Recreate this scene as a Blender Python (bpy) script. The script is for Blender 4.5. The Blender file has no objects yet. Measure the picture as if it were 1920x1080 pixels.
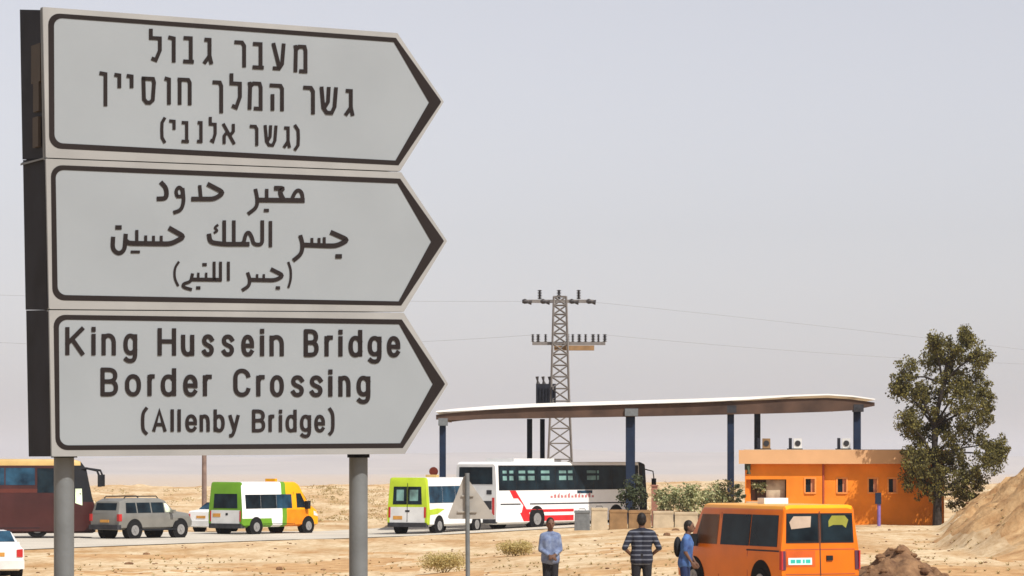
import bpy, bmesh, math, random
from mathutils import Vector, Matrix, noise
R = math.radians
random.seed(7)
sc = bpy.context.scene
C = sc.collection

# ------------------------------------------------------------------ camera, world, sun, exposure
F, HOR, CZ = 6000.0, 868.0, 2.8            # focal length in photo pixels, eye level row, eye height
cam = bpy.data.cameras.new('camera'); camo = bpy.data.objects.new('camera', cam); C.objects.link(camo)
camo.location = (0, 0, CZ); camo.rotation_euler = (R(90), 0, 0)
cam.sensor_width = 36; cam.lens = 36 * F / 1920; cam.shift_y = (HOR - 540) / 1920
cam.clip_start = 0.5; cam.clip_end = 80000
sc.camera = camo
SUN_EL, SUN_AZ = 50.0, 38.0                # azimuth: degrees to the right of straight behind the camera
az = R(SUN_AZ)
to_sun = Vector((math.sin(az) * math.cos(R(SUN_EL)), -math.cos(az) * math.cos(R(SUN_EL)), math.sin(R(SUN_EL))))
w = bpy.data.worlds.new('World'); sc.world = w; w.use_nodes = True
nt = w.node_tree; bg = nt.nodes['Background']
sky = nt.nodes.new('ShaderNodeTexSky'); sky.sky_type = 'NISHITA'; sky.sun_disc = False
sky.sun_elevation = R(SUN_EL); sky.sun_rotation = math.atan2(to_sun.x, to_sun.y)
sky.altitude = 0; sky.air_density = 1.0; sky.dust_density = 1.2; sky.ozone_density = 1.0
hs = nt.nodes.new('ShaderNodeHueSaturation'); hs.inputs['Saturation'].default_value = 0.25
nt.links.new(sky.outputs[0], hs.inputs['Color']); tn = nt.nodes.new('ShaderNodeMix'); tn.data_type = 'RGBA'; tn.blend_type = 'MULTIPLY'; tn.inputs[0].default_value = 1; tn.inputs[7].default_value = (1.0, .975, 1.025, 1)   # violet-grey dust in the air
nt.links.new(hs.outputs[0], tn.inputs[6]); nt.links.new(tn.outputs[2], bg.inputs['Color'])
bg.inputs['Strength'].default_value = 0.106
sl = bpy.data.lights.new('sun', 'SUN'); sl.energy = 4.4; sl.angle = R(0.6); sl.color = (1, .955, .88)
so = bpy.data.objects.new('sun', sl); C.objects.link(so)
so.rotation_euler = to_sun.to_track_quat('Z', 'Y').to_euler(); so.location = (40, -30, 60)
sc.view_settings.view_transform = 'Standard'; sc.view_settings.look = 'None'
sc.view_settings.exposure = 0.25; sc.view_settings.gamma = 1
sc.cycles.max_bounces = 6; sc.cycles.volume_bounces = 1
sc.cycles.filter_width = 1.55

# ------------------------------------------------------------------ helpers
def PX(px, Y): return (px - 960) / F * Y
def PZ(py, Y): return CZ + (HOR - py) / F * Y
def W3(px, py, Y): return Vector((PX(px, Y), Y, PZ(py, Y)))
def interp(x, pts):
    if x <= pts[0][0]: return pts[0][1]
    for (a, b), (c, d) in zip(pts, pts[1:]):
        if x <= c: return b + (d - b) * (x - a) / (c - a)
    return pts[-1][1]
def smooth(t): t = max(0., min(1., t)); return t * t * (3 - 2 * t)

def mat(name, col, rough=.6, metal=0., var=.12, scale=3., bump=0., bscale=40., col2=None, spec=.22, coat=0.):
    m = bpy.data.materials.new(name); m.use_nodes = True; n = m.node_tree; b = n.nodes['Principled BSDF']
    b.inputs['Roughness'].default_value = rough; b.inputs['Metallic'].default_value = metal
    b.inputs['Specular IOR Level'].default_value = spec; b.inputs['Coat Weight'].default_value = coat
    tc = n.nodes.new('ShaderNodeTexCoord'); nz = n.nodes.new('ShaderNodeTexNoise')
    nz.inputs['Scale'].default_value = scale; nz.inputs['Detail'].default_value = 6
    n.links.new(tc.outputs['Object'], nz.inputs['Vector'])
    rp = n.nodes.new('ShaderNodeValToRGB'); rp.color_ramp.elements[0].position = .32; rp.color_ramp.elements[1].position = .68
    c2 = col2 or tuple(c * (1 - var) for c in col); c1 = col if col2 else tuple(min(1, c * (1 + var)) for c in col)
    rp.color_ramp.elements[0].color = (*c2, 1); rp.color_ramp.elements[1].color = (*c1, 1)
    n.links.new(nz.outputs['Fac'], rp.inputs[0]); n.links.new(rp.outputs[0], b.inputs['Base Color'])
    if bump:
        n2 = n.nodes.new('ShaderNodeTexNoise'); n2.inputs['Scale'].default_value = bscale; n2.inputs['Detail'].default_value = 5
        n.links.new(tc.outputs['Object'], n2.inputs['Vector'])
        bp = n.nodes.new('ShaderNodeBump'); bp.inputs['Strength'].default_value = bump; bp.inputs['Distance'].default_value = .05
        n.links.new(n2.outputs['Fac'], bp.inputs['Height']); n.links.new(bp.outputs[0], b.inputs['Normal'])
    return m

class MB:
    def __init__(s): s.v = []; s.f = []; s.mi = []
    def add(s, vs, fs, mi=0):
        o = len(s.v); s.v += [tuple(v) for v in vs]; s.f += [[i + o for i in f] for f in fs]; s.mi += [mi] * len(fs); return s
    def box(s, x0, x1, y0, y1, z0, z1, mi=0):
        vs = [(x, y, z) for z in (z0, z1) for y in (y0, y1) for x in (x0, x1)]
        return s.add(vs, [[0, 2, 3, 1], [4, 5, 7, 6], [0, 1, 5, 4], [2, 6, 7, 3], [0, 4, 6, 2], [1, 3, 7, 5]], mi)
    def tube(s, pts, r, n=8, mi=0, caps=True):
        pts = [Vector(p) for p in pts]; rs = r if isinstance(r, (list, tuple)) else [r] * len(pts); rings = []
        for i, p in enumerate(pts):
            d = (pts[min(i + 1, len(pts) - 1)] - pts[max(i - 1, 0)]).normalized()
            a = Vector((0, 0, 1)) if abs(d.z) < .9 else Vector((1, 0, 0))
            u = d.cross(a).normalized(); v = d.cross(u).normalized()
            rings.append([p + (u * math.cos(2 * math.pi * k / n) + v * math.sin(2 * math.pi * k / n)) * rs[i] for k in range(n)])
        return s.loft(rings, caps, mi)
    def loft(s, rings, caps=True, mi=0):
        n = len(rings[0]); vs = [p for r in rings for p in r]; fs = []
        for i in range(len(rings) - 1):
            for k in range(n): fs.append([i * n + k, i * n + (k + 1) % n, (i + 1) * n + (k + 1) % n, (i + 1) * n + k])
        if caps: fs.append(list(range(n))[::-1]); fs.append([(len(rings) - 1) * n + k for k in range(n)])
        return s.add(vs, fs, mi)
    def cyl(s, c, axis, r, h, n=20, mi=0):
        c = Vector(c); a = Vector(axis).normalized()
        return s.tube([c - a * h / 2, c + a * h / 2], r, n, mi)
    def ball(s, c, r, n=10, m=7, mi=0, rot=None):
        c = Vector(c); r = Vector(r if hasattr(r, '__len__') else (r, r, r)); rings = []
        for i in range(m + 1):
            t = math.pi * (i + .02) / (m + .04); z = -math.cos(t); q = math.sin(t)
            ring = []
            for k in range(n):
                p = Vector((math.cos(2 * math.pi * k / n) * q * r.x, math.sin(2 * math.pi * k / n) * q * r.y, z * r.z))
                if rot: p = rot @ p
                ring.append(c + p)
            rings.append(ring)
        return s.loft(rings, True, mi)
    def prism(s, poly, vec, mi=0):
        poly = [Vector(p) for p in poly]; v = Vector(vec)
        return s.loft([poly, [p + v for p in poly]], True, mi)
    def build(s, name, m, parent=None, angle=35, loc=None):
        me = bpy.data.meshes.new(name); me.from_pydata(s.v, [], s.f)
        bm = bmesh.new(); bm.from_mesh(me); bmesh.ops.recalc_face_normals(bm, faces=bm.faces); bm.to_mesh(me); bm.free()
        for q in (m if isinstance(m, (list, tuple)) else [m]): me.materials.append(q)
        for p, i in zip(me.polygons, s.mi): p.material_index = i; p.use_smooth = True
        me.set_sharp_from_angle(angle=R(angle))
        o = bpy.data.objects.new(name, me); C.objects.link(o)
        if loc: o.location = loc
        if parent: o.parent = parent
        return o
def tag(o, label=None, cat=None, group=None, kind=None):
    if label: o['label'] = label
    if cat: o['category'] = cat
    if group: o['group'] = group
    if kind: o['kind'] = kind
    return o
def thing(name, loc, rz=0, label=None, cat=None, group=None):
    o = bpy.data.objects.new(name, None); C.objects.link(o); o.location = loc; o.rotation_euler = (0, 0, rz)
    o.empty_display_size = .3
    return tag(o, label, cat, group)
def noi(x, y, z=0., s=1.): return noise.noise(Vector((x * s, y * s, z)))
def fbm(x, y, s, o=4): return noise.fractal(Vector((x * s, y * s, 3.1)), 1.0, 2.0, o)

# ------------------------------------------------------------------ materials
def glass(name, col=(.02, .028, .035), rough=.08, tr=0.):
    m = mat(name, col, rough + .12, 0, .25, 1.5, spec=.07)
    r_ = [q for q in m.node_tree.nodes if q.type == 'VALTORGB'][0]; r_.color_ramp.elements[1].color = (col[0] * 2.4, col[1] * 3, col[2] * 2.8, 1)  # second tone: faint teal reflections painted into the glass colour
    if tr:
        n = m.node_tree; b = n.nodes['Principled BSDF']; o = n.nodes['Material Output']
        t = n.nodes.new('ShaderNodeBsdfTransparent'); t.inputs[0].default_value = (.75, .85, .85, 1)
        x = n.nodes.new('ShaderNodeMixShader'); x.inputs[0].default_value = tr
        n.links.new(b.outputs[0], x.inputs[1]); n.links.new(t.outputs[0], x.inputs[2]); n.links.new(x.outputs[0], o.inputs[0])
    return m
M = dict(
 board=mat('sign_sheeting', (.248, .272, .292), .55, 0, .035, 4.), rim=mat('sign_frame', (.285, .285, .28), .5, .1, .09, 5.),
 black=mat('sign_black', (.022, .018, .018), .8, spec=.08), dark=mat('dark_steel', (.016, .018, .026), .7, 0, .3, 6, spec=.15),
 galv=mat('galvanised', (.15, .16, .165), .55, .2, .14, 7., .05, 60), brown=mat('brown_steel', (.10, .058, .04), .7, 0, 0, .9, col2=(.045, .027, .02)),
 navy=mat('navy_steel', (.010, .020, .045), .6, 0, .2, 2, spec=.2), roofw=mat('white_sheet', (.8, .8, .78), .45, 0, .05, 1),
 underside=mat('roof_underside', (.16, .11, .085), .8, 0, .25, .6),
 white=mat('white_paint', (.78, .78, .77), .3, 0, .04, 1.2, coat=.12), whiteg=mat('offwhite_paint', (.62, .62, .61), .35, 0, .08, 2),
 orange=mat('orange_paint', (.64, .145, .003), .32, 0, .10, 1.4, coat=.08), taxi=mat('yellow_orange', (.85, .36, .008), .32, 0, .06, 1.4, coat=.08),
 green=mat('green_paint', (.13, .29, .02), .35, 0, .1, 2), lime=mat('lime_paint', (.40, .52, .03), .35, 0, .1, 2),
 maroon=mat('maroon_paint', (.050, .014, .013), .35, 0, .25, .8, coat=.12), gold=mat('gold_paint', (.50, .34, .13), .4, 0, .1, 2),
 silver=mat('silver_paint', (.225, .22, .20), .35, .35, .1, 2, coat=.08), glass=glass('dark_glass', (.006, .009, .013)), glassb=glass('blue_glass', (.012, .028, .05), .08),
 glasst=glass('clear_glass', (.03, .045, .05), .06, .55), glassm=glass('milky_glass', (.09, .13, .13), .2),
 rubber=mat('rubber', (.012, .012, .013), .85, spec=.1), rim_metal=mat('wheel_metal', (.27, .265, .26), .5, .2, .1, 6),
 plastic=mat('black_plastic', (.014, .015, .018), .7, spec=.15), red=mat('red_paint', (.6, .02, .025), .4), lampred=mat('red_lens', (.45, .03, .03), .2),
 plate=mat('licence_plate', (.55, .27, .06), .5), plateg=mat('green_plate', (.55, .8, .72), .5, 0, .05, 5), teal=mat('plate_teal', (.03, .42, .36), .5),
 wall=mat('orange_render', (.76, .225, .022), .85, 0, .16, .8, .15, 30), cornice=mat('peach_render', (.60, .35, .18), .85, 0, .07, .9, .1, 30),
 conc=mat('concrete', (.44, .36, .25), .9, 0, .14, 2.5, .2, 20), concb=mat('brown_concrete', (.24, .145, .07), .9, 0, .2, 2.5, .2, 20),
 wood=mat('weathered_wood', (.22, .15, .12), .85, 0, .2, 4), skin=mat('skin', (.13, .068, .045), .6, spec=.2), hair=mat('hair', (.014, .011, .010), .6),
 bark=mat('bark', (.035, .028, .024), .9, 0, .3, 6, .3, 20), lattice=mat('tower_steel', (.17, .155, .145), .7, 0, .15, 4),
 porcelain=mat('insulator', (.04, .035, .035), .5, 0, .3, 9), beige=mat('beige_cloth', (.42, .33, .26), .8), yellow=mat('yellow_cloth', (.24, .24, .04), .8),
 purple=mat('violet_paint', (.20, .13, .36), .5), signred=mat('rusty_red', (.36, .07, .04), .6),
)
M['grime'] = mat('dusty_bumper', (.035, .035, .04), .8, 0, .3, 4)
sand = mat('sand', (.58, .485, .335), .97, 0, 0, .13, .9, 2.2, col2=(.51, .37, .22), spec=.1)
n = sand.node_tree; b_ = n.nodes['Principled BSDF']; tc = n.nodes['Texture Coordinate']
rp0 = [q for q in n.nodes if q.type == 'VALTORGB'][0]
def add_noise(scale, lo, hi, c0, c1, prev):
    z = n.nodes.new('ShaderNodeTexNoise'); z.inputs['Scale'].default_value = scale; z.inputs['Detail'].default_value = 8; z.inputs['Roughness'].default_value = .7
    mp = n.nodes.new('ShaderNodeMapping'); mp.inputs['Scale'].default_value = (1, .45, 1)
    n.links.new(tc.outputs['Object'], mp.inputs[0]); n.links.new(mp.outputs[0], z.inputs['Vector'])
    r = n.nodes.new('ShaderNodeValToRGB'); r.color_ramp.elements[0].position = lo; r.color_ramp.elements[1].position = hi
    r.color_ramp.elements[0].color = (*c0, 1); r.color_ramp.elements[1].color = (*c1, 1); n.links.new(z.outputs['Fac'], r.inputs[0])
    x = n.nodes.new('ShaderNodeMix'); x.data_type = 'RGBA'; x.blend_type = 'MULTIPLY'; x.inputs[0].default_value = 1
    n.links.new(prev, x.inputs[6]); n.links.new(r.outputs[0], x.inputs[7]); return x.outputs[2]
o1 = add_noise(.30, .36, .58, (.74, .58, .42), (1.08, 1.10, 1.12), rp0.outputs[0])
o2 = add_noise(3.2, .34, .60, (.80, .72, .62), (1.10, 1.10, 1.10), o1)
n.links.new(o2, b_.inputs['Base Color'])
M['sand'] = sand
M['spoil'] = mat('spoil_soil', (.56, .37, .19), .97, 0, 0, 1.6, 1.0, 5, col2=(.36, .195, .085), spec=.1)  # own orange soil tones, contrast raised in colour for the heap's missing shading
M['earth'] = mat('brown_earth', (.27, .155, .08), .95, 0, 0, 3.2, .9, 9, col2=(.10, .05, .027))
M['hill'] = mat('far_hills', (.34, .29, .24), .95, 0, .3, .002)
M['asphalt'] = mat('dusty_asphalt', (.50, .455, .385), .9, 0, .10, .35, .2, 12)
def leafmat(name, a, b, tr=.25):
    m = bpy.data.materials.new(name); m.use_nodes = True; n = m.node_tree; p = n.nodes['Principled BSDF']; o = n.nodes['Material Output']
    g = n.nodes.new('ShaderNodeNewGeometry'); r = n.nodes.new('ShaderNodeValToRGB')
    r.color_ramp.elements[0].color = (*a, 1); r.color_ramp.elements[1].color = (*b, 1)
    n.links.new(g.outputs['Random Per Island'], r.inputs[0]); n.links.new(r.outputs[0], p.inputs['Base Color']); p.inputs['Roughness'].default_value = .7
    t = n.nodes.new('ShaderNodeBsdfTranslucent'); n.links.new(r.outputs[0], t.inputs[0]); x = n.nodes.new('ShaderNodeMixShader'); x.inputs[0].default_value = tr
    n.links.new(p.outputs[0], x.inputs[1]); n.links.new(t.outputs[0], x.inputs[2]); n.links.new(x.outputs[0], o.inputs[0]); return m
M['leaf'] = leafmat('olive_leaves', (.028, .026, .014), (.27, .235, .055), .38)
M['oleander'] = leafmat('oleander_leaves', (.09, .13, .04), (.60, .58, .32))
M['darkleaf'] = leafmat('dark_leaves', (.03, .045, .02), (.09, .11, .05))
M['dry'] = leafmat('dry_scrub', (.30, .21, .09), (.50, .40, .19), .3)
M['drygreen'] = leafmat('yellow_green_scrub', (.46, .36, .14), (.66, .56, .26), .45)

# ------------------------------------------------------------------ terrain
def in_road(X, Y):
    px = 960 + F * X / max(Y, 1)
    a = interp(px, [(-400, 119), (0, 121), (200, 126), (400, 131), (600, 136), (720, 139), (900, 142), (1100, 147), (1300, 156)])
    b = interp(px, [(-400, 150), (600, 156), (900, 172), (1300, 178)])
    if px > 1300 or Y < a - .5 or Y > b: return 0.
    return smooth((Y - a + .5) / .8) * smooth((b - Y) / 2)
def zbase(X, Y):
    px = 960 + F * X / max(Y, 40)
    t = smooth((px - 600) / 800)
    L = interp(Y, [(100, -.68), (135, -.46), (150, -.5), (175, -.5)])
    z = L * (1 - t)
    ridge = interp(px, [(-500, .75), (150, .72), (420, .62), (640, .80), (1100, .95), (1350, 1.05), (1600, 1.0)])
    z += smooth((Y - 172) / 85) * (ridge - L * (1 - t))
    if Y > 262:
        z += -smooth((Y - 262) / 900) * 44
    return z
def zg(X, Y):
    z = zbase(X, Y); r = in_road(X, Y)
    k = (1 - r) * (1 if Y > 20 else 0)
    if Y < 420:
        amp = interp(Y, [(60, .10), (118, .11), (165, .09), (210, .35), (260, .45), (420, .6)])
        z += k * amp * (fbm(X, Y, .16, 4) * .8 + fbm(X + 90, Y, .6, 3) * .25 + (fbm(X - 40, Y * .8, 1.5, 3) * .22 if Y < 135 else 0))
        # spoil heap at the right
        dx = X - PX(1757, Y) - .35 * fbm(3, Y, .12, 3) - (0 if Y > 104 else (104 - Y) * .18)
        if dx > 0 and Y < 152:
            h = min(min(dx, 3.0) * .635 + max(0, dx - 3.0) * .6, 5.2) * smooth((Y - 84) / 22) * smooth((152 - Y) / 14) * smooth(dx / .7)
            z += h + min(1, h) * (.5 * fbm(X * .5 + Y * .2, Y * .9 - X * .3, 1.1, 5) + .26 * fbm(X, Y, 1.6, 3))
    elif Y < 3000: z += fbm(X, Y, .01, 3) * 3
    return z
def lines(dense, out_to, grow=1.35):
    a = list(dense); st = a[1] - a[0]; lo = a[0]; pre = []
    s_ = st
    while lo > out_to[0]: s_ *= grow; lo -= s_; pre.append(lo)
    hi = a[-1]; s_ = a[-1] - a[-2]; post = []
    while hi < out_to[1]: s_ *= grow; hi += s_; post.append(hi)
    return pre[::-1] + a + post
xs = lines([-34 + .42 * i for i in range(150)], (-20000, 20000))
ys = [-800, -300, -80, -20, 0, 20, 40] + [56 + .5 * i for i in range(240)]
y_ = ys[-1]; st = .8
while y_ < 420: y_ += st; st = min(st * 1.03, 4); ys.append(y_)
while y_ < 20500: y_ += st; st *= 1.2; ys.append(y_)
g = MB(); nx = len(xs)
vs = [(x, y, zg(x, y)) for y in ys for x in xs]
fs = [[j * nx + i, j * nx + i + 1, (j + 1) * nx + i + 1, (j + 1) * nx + i] for j in range(len(ys) - 1) for i in range(nx - 1)]
g.add(vs, fs)
for i_, f_ in enumerate(fs):
    cx, cy, cz = (sum(vs[q][a_] for q in f_) / 4 for a_ in range(3))
    if 60 < cy < 160 and abs(cx) < 33:
        hh = cz - zbase(cx, cy)
        if hh > .45 + .5 * fbm(cx, cy, .5, 3): g.mi[i_] = 1
        elif cy < 118 and fbm(cx * .8 + 7, cy * .45, .22, 5) + .25 * fbm(cx, cy, 1.1, 3) > .27: g.mi[i_] = 1
tag(g.build('ground', [M['sand'], M['spoil']], angle=80), kind='structure')
# road sheet
g = MB(); cols = [-500 + 25 * i for i in range(72)]; nr = 26; vs = []
for px in cols:
    a = interp(px, [(-400, 119), (0, 121), (200, 126), (400, 131), (600, 136), (720, 139), (900, 142), (1100, 147), (1300, 156)])
    b = interp(px, [(-400, 148), (600, 154), (900, 170), (1300, 176)])
    for j in range(nr):
        Y = a + .4 + (b - a - 1) * j / (nr - 1); X = PX(px, Y); vs.append((X, Y, zbase(X, Y) + .03))
fs = [[i * nr + j, (i + 1) * nr + j, (i + 1) * nr + j + 1, i * nr + j + 1] for i in range(len(cols) - 1) for j in range(nr - 1)]
g.add(vs, fs); tag(g.build('road', M['asphalt']), kind='structure')
# far hills
g = MB(); N = 160; vs = []
prof = [(0, 0), (.25, .45), (.5, 1), (.75, .6), (1, 0)]
for i in range(N):
    X = -9000 + 18000 * i / (N - 1)
    h = 88 + 16 * fbm(X, 0, .0012, 5) + 14 * math.sin(X * .0011 + 1)
    for (d, k) in prof:
        vs.append((X, 13000 + 4500 * d, -45 + h * k * (1 + .15 * fbm(X, d * 3000, .003, 3))))
fs = [[i * 5 + j, (i + 1) * 5 + j, (i + 1) * 5 + j + 1, i * 5 + j + 1] for i in range(N - 1) for j in range(4)]
g.add(vs, fs); tag(g.build('hills', M['hill'], angle=90), kind='structure')

# ------------------------------------------------------------------ direction sign
TH = math.atan(F / 12050.); su, cu = math.sin(TH), math.cos(TH)
SX, SY = PX(85, 10.0), 10.0
def onplane(px, py, off=0.):
    k = (px - 960) / F; u = (k * SY - SX) / (cu - k * su)
    X, Y = SX + u * cu, SY + u * su
    return Vector((X + off * su, Y - off * cu, PZ(py, Y)))
back = Vector((-su, cu, 0))
sg = thing('direction_sign', (onplane(420, 860).x, onplane(420, 860).y, 0), 0,
           'big grey arrow sign with three stacked panels of black lettering on two round posts', 'road sign')
so_ = Vector(sg.location)
def rel(p): return Vector(p) - so_
def soften(pts, rad):
    P = [Vector((p[0], p[1])) for p in pts]
    if len(P) < 3 or rad <= 0: return P
    closed = (P[0] - P[-1]).length < 1e-6; out = [] if closed else [P[0]]; Q = P[:-1] if closed else P; N = len(Q)
    for i in (range(N) if closed else range(1, N - 1)):
        a, b, c = Q[i - 1], Q[i], Q[(i + 1) % N]; da, dc = a - b, c - b
        r1 = min(rad, da.length * .5); r2 = min(rad, dc.length * .5); s0 = b + da.normalized() * r1; s1 = b + dc.normalized() * r2
        for k in range(5): t = k / 4; out.append(s0 * (1 - t) ** 2 + b * 2 * t * (1 - t) + s1 * t * t)
    if closed: out.append(out[0].copy())
    else: out.append(P[-1])
    res = [out[0]]
    for p in out[1:]:
        if (p - res[-1]).length > .15: res.append(p)
    if closed: res[-1] = res[0].copy()
    return res
def ribbon(mb, pts, wd, lift, proj):
    if isinstance(mb, Words): mb.st.append((pts, wd, lift)); return
    P = [Vector((p[0], p[1])) for p in pts]
    closed = (P[0] - P[-1]).length < 1e-6 and len(P) > 2
    if closed: P = P[:-1]
    N = len(P); L = []; Rr = []
    for i in range(N):
        a = P[(i - 1) % N] if (closed or i > 0) else None; b = P[(i + 1) % N] if (closed or i < N - 1) else None
        d1 = (P[i] - a).normalized() if a is not None else None; d2 = (b - P[i]).normalized() if b is not None else None
        if d1 is None: d1 = d2
        if d2 is None: d2 = d1
        t = d1 + d2
        t = t.normalized() if t.length > .2 else d2
        nrm = Vector((-t.y, t.x)); c = max(.55, abs(nrm.dot(Vector((-d2.y, d2.x)))))
        q = P[i].copy()
        if not closed and i == 0: q = q - d2 * wd * .35
        if not closed and i == N - 1: q = q + d1 * wd * .35
        L.append(q + nrm * wd / 2 / c); Rr.append(q - nrm * wd / 2 / c)
    vs = [proj(p.x, p.y, lift) for p in L] + [proj(p.x, p.y, lift) for p in Rr]
    fs = [[i, (i + 1) % N, N + (i + 1) % N, N + i] for i in range(N if closed else N - 1)]
    mb.add(vs, fs)
def proj(px, py, off): return rel(onplane(px, py, off))
def arc(cx, cy, rx, ry, a0, a1, n=8): return [(cx + rx * math.cos(R(a0 + (a1 - a0) * i / n)), cy + ry * math.sin(R(a0 + (a1 - a0) * i / n))) for i in range(n + 1)]
X_ = .74
GL = {
 'K': [[(0, 0), (0, 1)], [(1, 1), (0, .40)], [(.32, .58), (1, 0)]], 'i': [[(.5, 0), (.5, X_)], [(.5, .94), (.5, 1.02)]],
 'n': [[(0, 0), (0, X_)], [(0, X_ - .14), (.25, X_), (.7, X_), (1, X_ - .16), (1, 0)]],
 'u': [[(0, X_), (0, .16), (.3, 0), (.75, 0), (1, .14)], [(1, X_), (1, 0)]],
 'H': [[(0, 0), (0, 1)], [(1, 0), (1, 1)], [(0, .52), (1, .52)]],
 's': [[(1, X_ - .14), (.75, X_), (.25, X_), (0, X_ - .12), (.1, X_ * .58), (.9, X_ * .44), (1, .14), (.75, 0), (.22, 0), (0, .13)]],
 'e': [[(0, X_ * .5), (1, X_ * .5)], [(1, X_ * .45), (1, X_ - .18), (.72, X_), (.28, X_), (0, X_ - .18), (0, .18), (.28, 0), (.75, 0), (.97, .13)]],
 'B': [[(0, 0), (0, 1)], [(0, 1), (.7, 1), (.95, .87), (.95, .65), (.7, .52), (0, .52)], [(.6, .52), (.75, .52), (1, .4), (1, .13), (.72, 0), (0, 0)]],
 'r': [[(0, 0), (0, X_)], [(0, X_ - .2), (.4, X_), (1, X_)]],
 'o': [[(0, X_ * .5), (0, X_ - .18), (.28, X_), (.72, X_), (1, X_ - .18), (1, .18), (.72, 0), (.28, 0), (0, .18), (0, X_ * .5)]],
 'd': [[(1, .16), (.72, 0), (.28, 0), (0, .18), (0, X_ - .18), (.28, X_), (.72, X_), (1, X_ - .16)], [(1, 0), (1, 1.02)]],
 'b': [[(0, .16), (.28, 0), (.72, 0), (1, .18), (1, X_ - .18), (.72, X_), (.28, X_), (0, X_ - .16)], [(0, 0), (0, 1.02)]],
 'g': [[(1, .18), (.72, .04), (.28, .04), (0, .2), (0, X_ - .18), (.28, X_), (.72, X_), (1, X_ - .16)], [(1, X_), (1, -.14), (.75, -.28), (.25, -.28), (.02, -.2)]],
 'C': [[(1, .78), (.95, .88), (.7, 1), (.3, 1), (0, .84), (0, .16), (.3, 0), (.7, 0), (.95, .12), (1, .22)]],
 'A': [[(0, 0), (.5, 1), (1, 0)], [(.2, .3), (.8, .3)]], 'l': [[(.5, 0), (.5, 1.02)]],
 'y': [[(0, X_), (.52, .05)], [(1, X_), (.5, -.05), (.25, -.26), (.02, -.26)]],
 '(': [[(1, 1.12), (.1, .9), (0, .45), (.1, 0), (1, -.16)]], ')': [[(0, 1.12), (.9, .9), (1, .45), (.9, 0), (0, -.16)]],
}
def latin(mb, chars, base, cap, sw):
    xa, xb = chars[0][1], chars[-1][2]; lv = 0
    for ch, x0, x1 in chars:
        if ch in '()': a, b = x0 + 1, x1 - 1
        elif x1 - x0 < sw * 1.3: m_ = (x0 + x1) / 2; a = b = m_
        else: a, b = x0 + sw / 2, x1 - sw / 2
        for stq in GL[ch]:
            pts = []
            for (gx, gy) in stq:
                x = a + (b - a) * gx; t = (x - xa) / (xb - xa)
                yb = base[0] + (base[1] - base[0]) * t - sw / 2; yt = cap[0] + (cap[1] - cap[0]) * t + sw / 2
                pts.append((x, yb + (yt - yb) * gy))
            ribbon(mb, soften(pts, 8 if len(pts) > 3 else 0), sw, .0022 + (lv % 5) * .0002, proj); lv += 1
LAT = [
 ([('K', 122, 158), ('i', 170, 180), ('n', 190, 217), ('g', 231, 257), ('H', 295, 330), ('u', 339, 364), ('s', 378, 401), ('s', 415, 439), ('e', 452, 476), ('i', 486, 496), ('n', 505, 532), ('B', 569, 597), ('r', 608, 625), ('i', 633, 643), ('d', 653, 679), ('g', 689, 715), ('e', 725, 750)], (667, 670), (612, 619), 8.0),
 ([('B', 188, 221), ('o', 234, 264), ('r', 276, 291), ('d', 301, 330), ('e', 343, 370), ('r', 380, 398), ('C', 437, 469), ('r', 480, 497), ('o', 506, 532), ('s', 545, 570), ('s', 580, 605), ('i', 614, 624), ('n', 634, 657), ('g', 668, 694)], (743, 745), (689, 693), 8.0),
 ([('(', 266, 275), ('A', 285, 312), ('l', 318, 327), ('l', 331, 340), ('e', 347, 369), ('n', 374, 393), ('b', 400, 421), ('y', 428, 449), ('B', 472, 497), ('r', 503, 515), ('i', 521, 530), ('d', 535, 556), ('g', 562, 583), ('e', 589, 609), (')', 617, 625)], (810, 811), (767, 768), 6.4)]
# Hebrew letters in unit boxes, y downwards 0..1
HB = {
 'lamed': [[(0, -.36), (0, 0), (1, 0), (1, .55), (.55, 1), (.2, .95)]], 'vav': [[(0, 0), (1, .03), (1, 1)]],
 'bet': [[(.05, 0), (.85, 0), (.85, 1)], [(0, 1), (1.08, 1)]], 'gimel': [[(.15, 0), (.75, 0), (.75, .7), (1, 1)], [(.75, .7), (0, 1)]],
 'resh': [[(0, 0), (.75, 0), (1, .14), (1, 1)]], 'ayin': [[(0, 0), (.55, .92)], [(1, 0), (.85, .8), (.55, 1), (.05, 1)]],
 'mem': [[(0, 1), (.05, .1), (0, 0)], [(.08, .12), (.35, 0), (.9, 0), (1, .15), (1, 1), (.5, 1)]],
 'nunf': [[(0, 0), (1, .02), (1, 1)]], 'yod': [[(0, 0), (1, .03), (1, 1)]],
 'samekh': [[(-.05, 0), (.9, 0), (1, .15), (.88, .88), (.6, 1), (.3, 1), (.05, .86), (0, 0)]],
 'het': [[(0, 1), (0, 0)], [(-.08, 0), (.85, 0), (1, .12), (1, 1)]], 'kaff': [[(0, 0), (.8, 0), (1, .12), (1, 1)]],
 'he': [[(-.05, 0), (.85, 0), (1, .12), (1, 1)], [(.1, .42), (.1, 1)]],
 'shin': [[(0, 0), (.12, .8), (.35, 1), (.7, 1), (.9, .75), (1, 0)], [(.5, 0), (.45, .55), (.2, .8)]],
 'nun': [[(.2, 0), (.9, 0), (.9, 1), (0, 1)]], 'alef': [[(0, 0), (1, 1)], [(.95, 0), (.95, .35), (.62, .58)], [(.05, 1), (.05, .62), (.38, .38)]],
 'po': [[(1, 0), (.1, .18), (0, .5), (.1, .82), (1, 1)]], 'pc': [[(0, 0), (.9, .18), (1, .5), (.9, .82), (0, 1)]],
}
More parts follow.
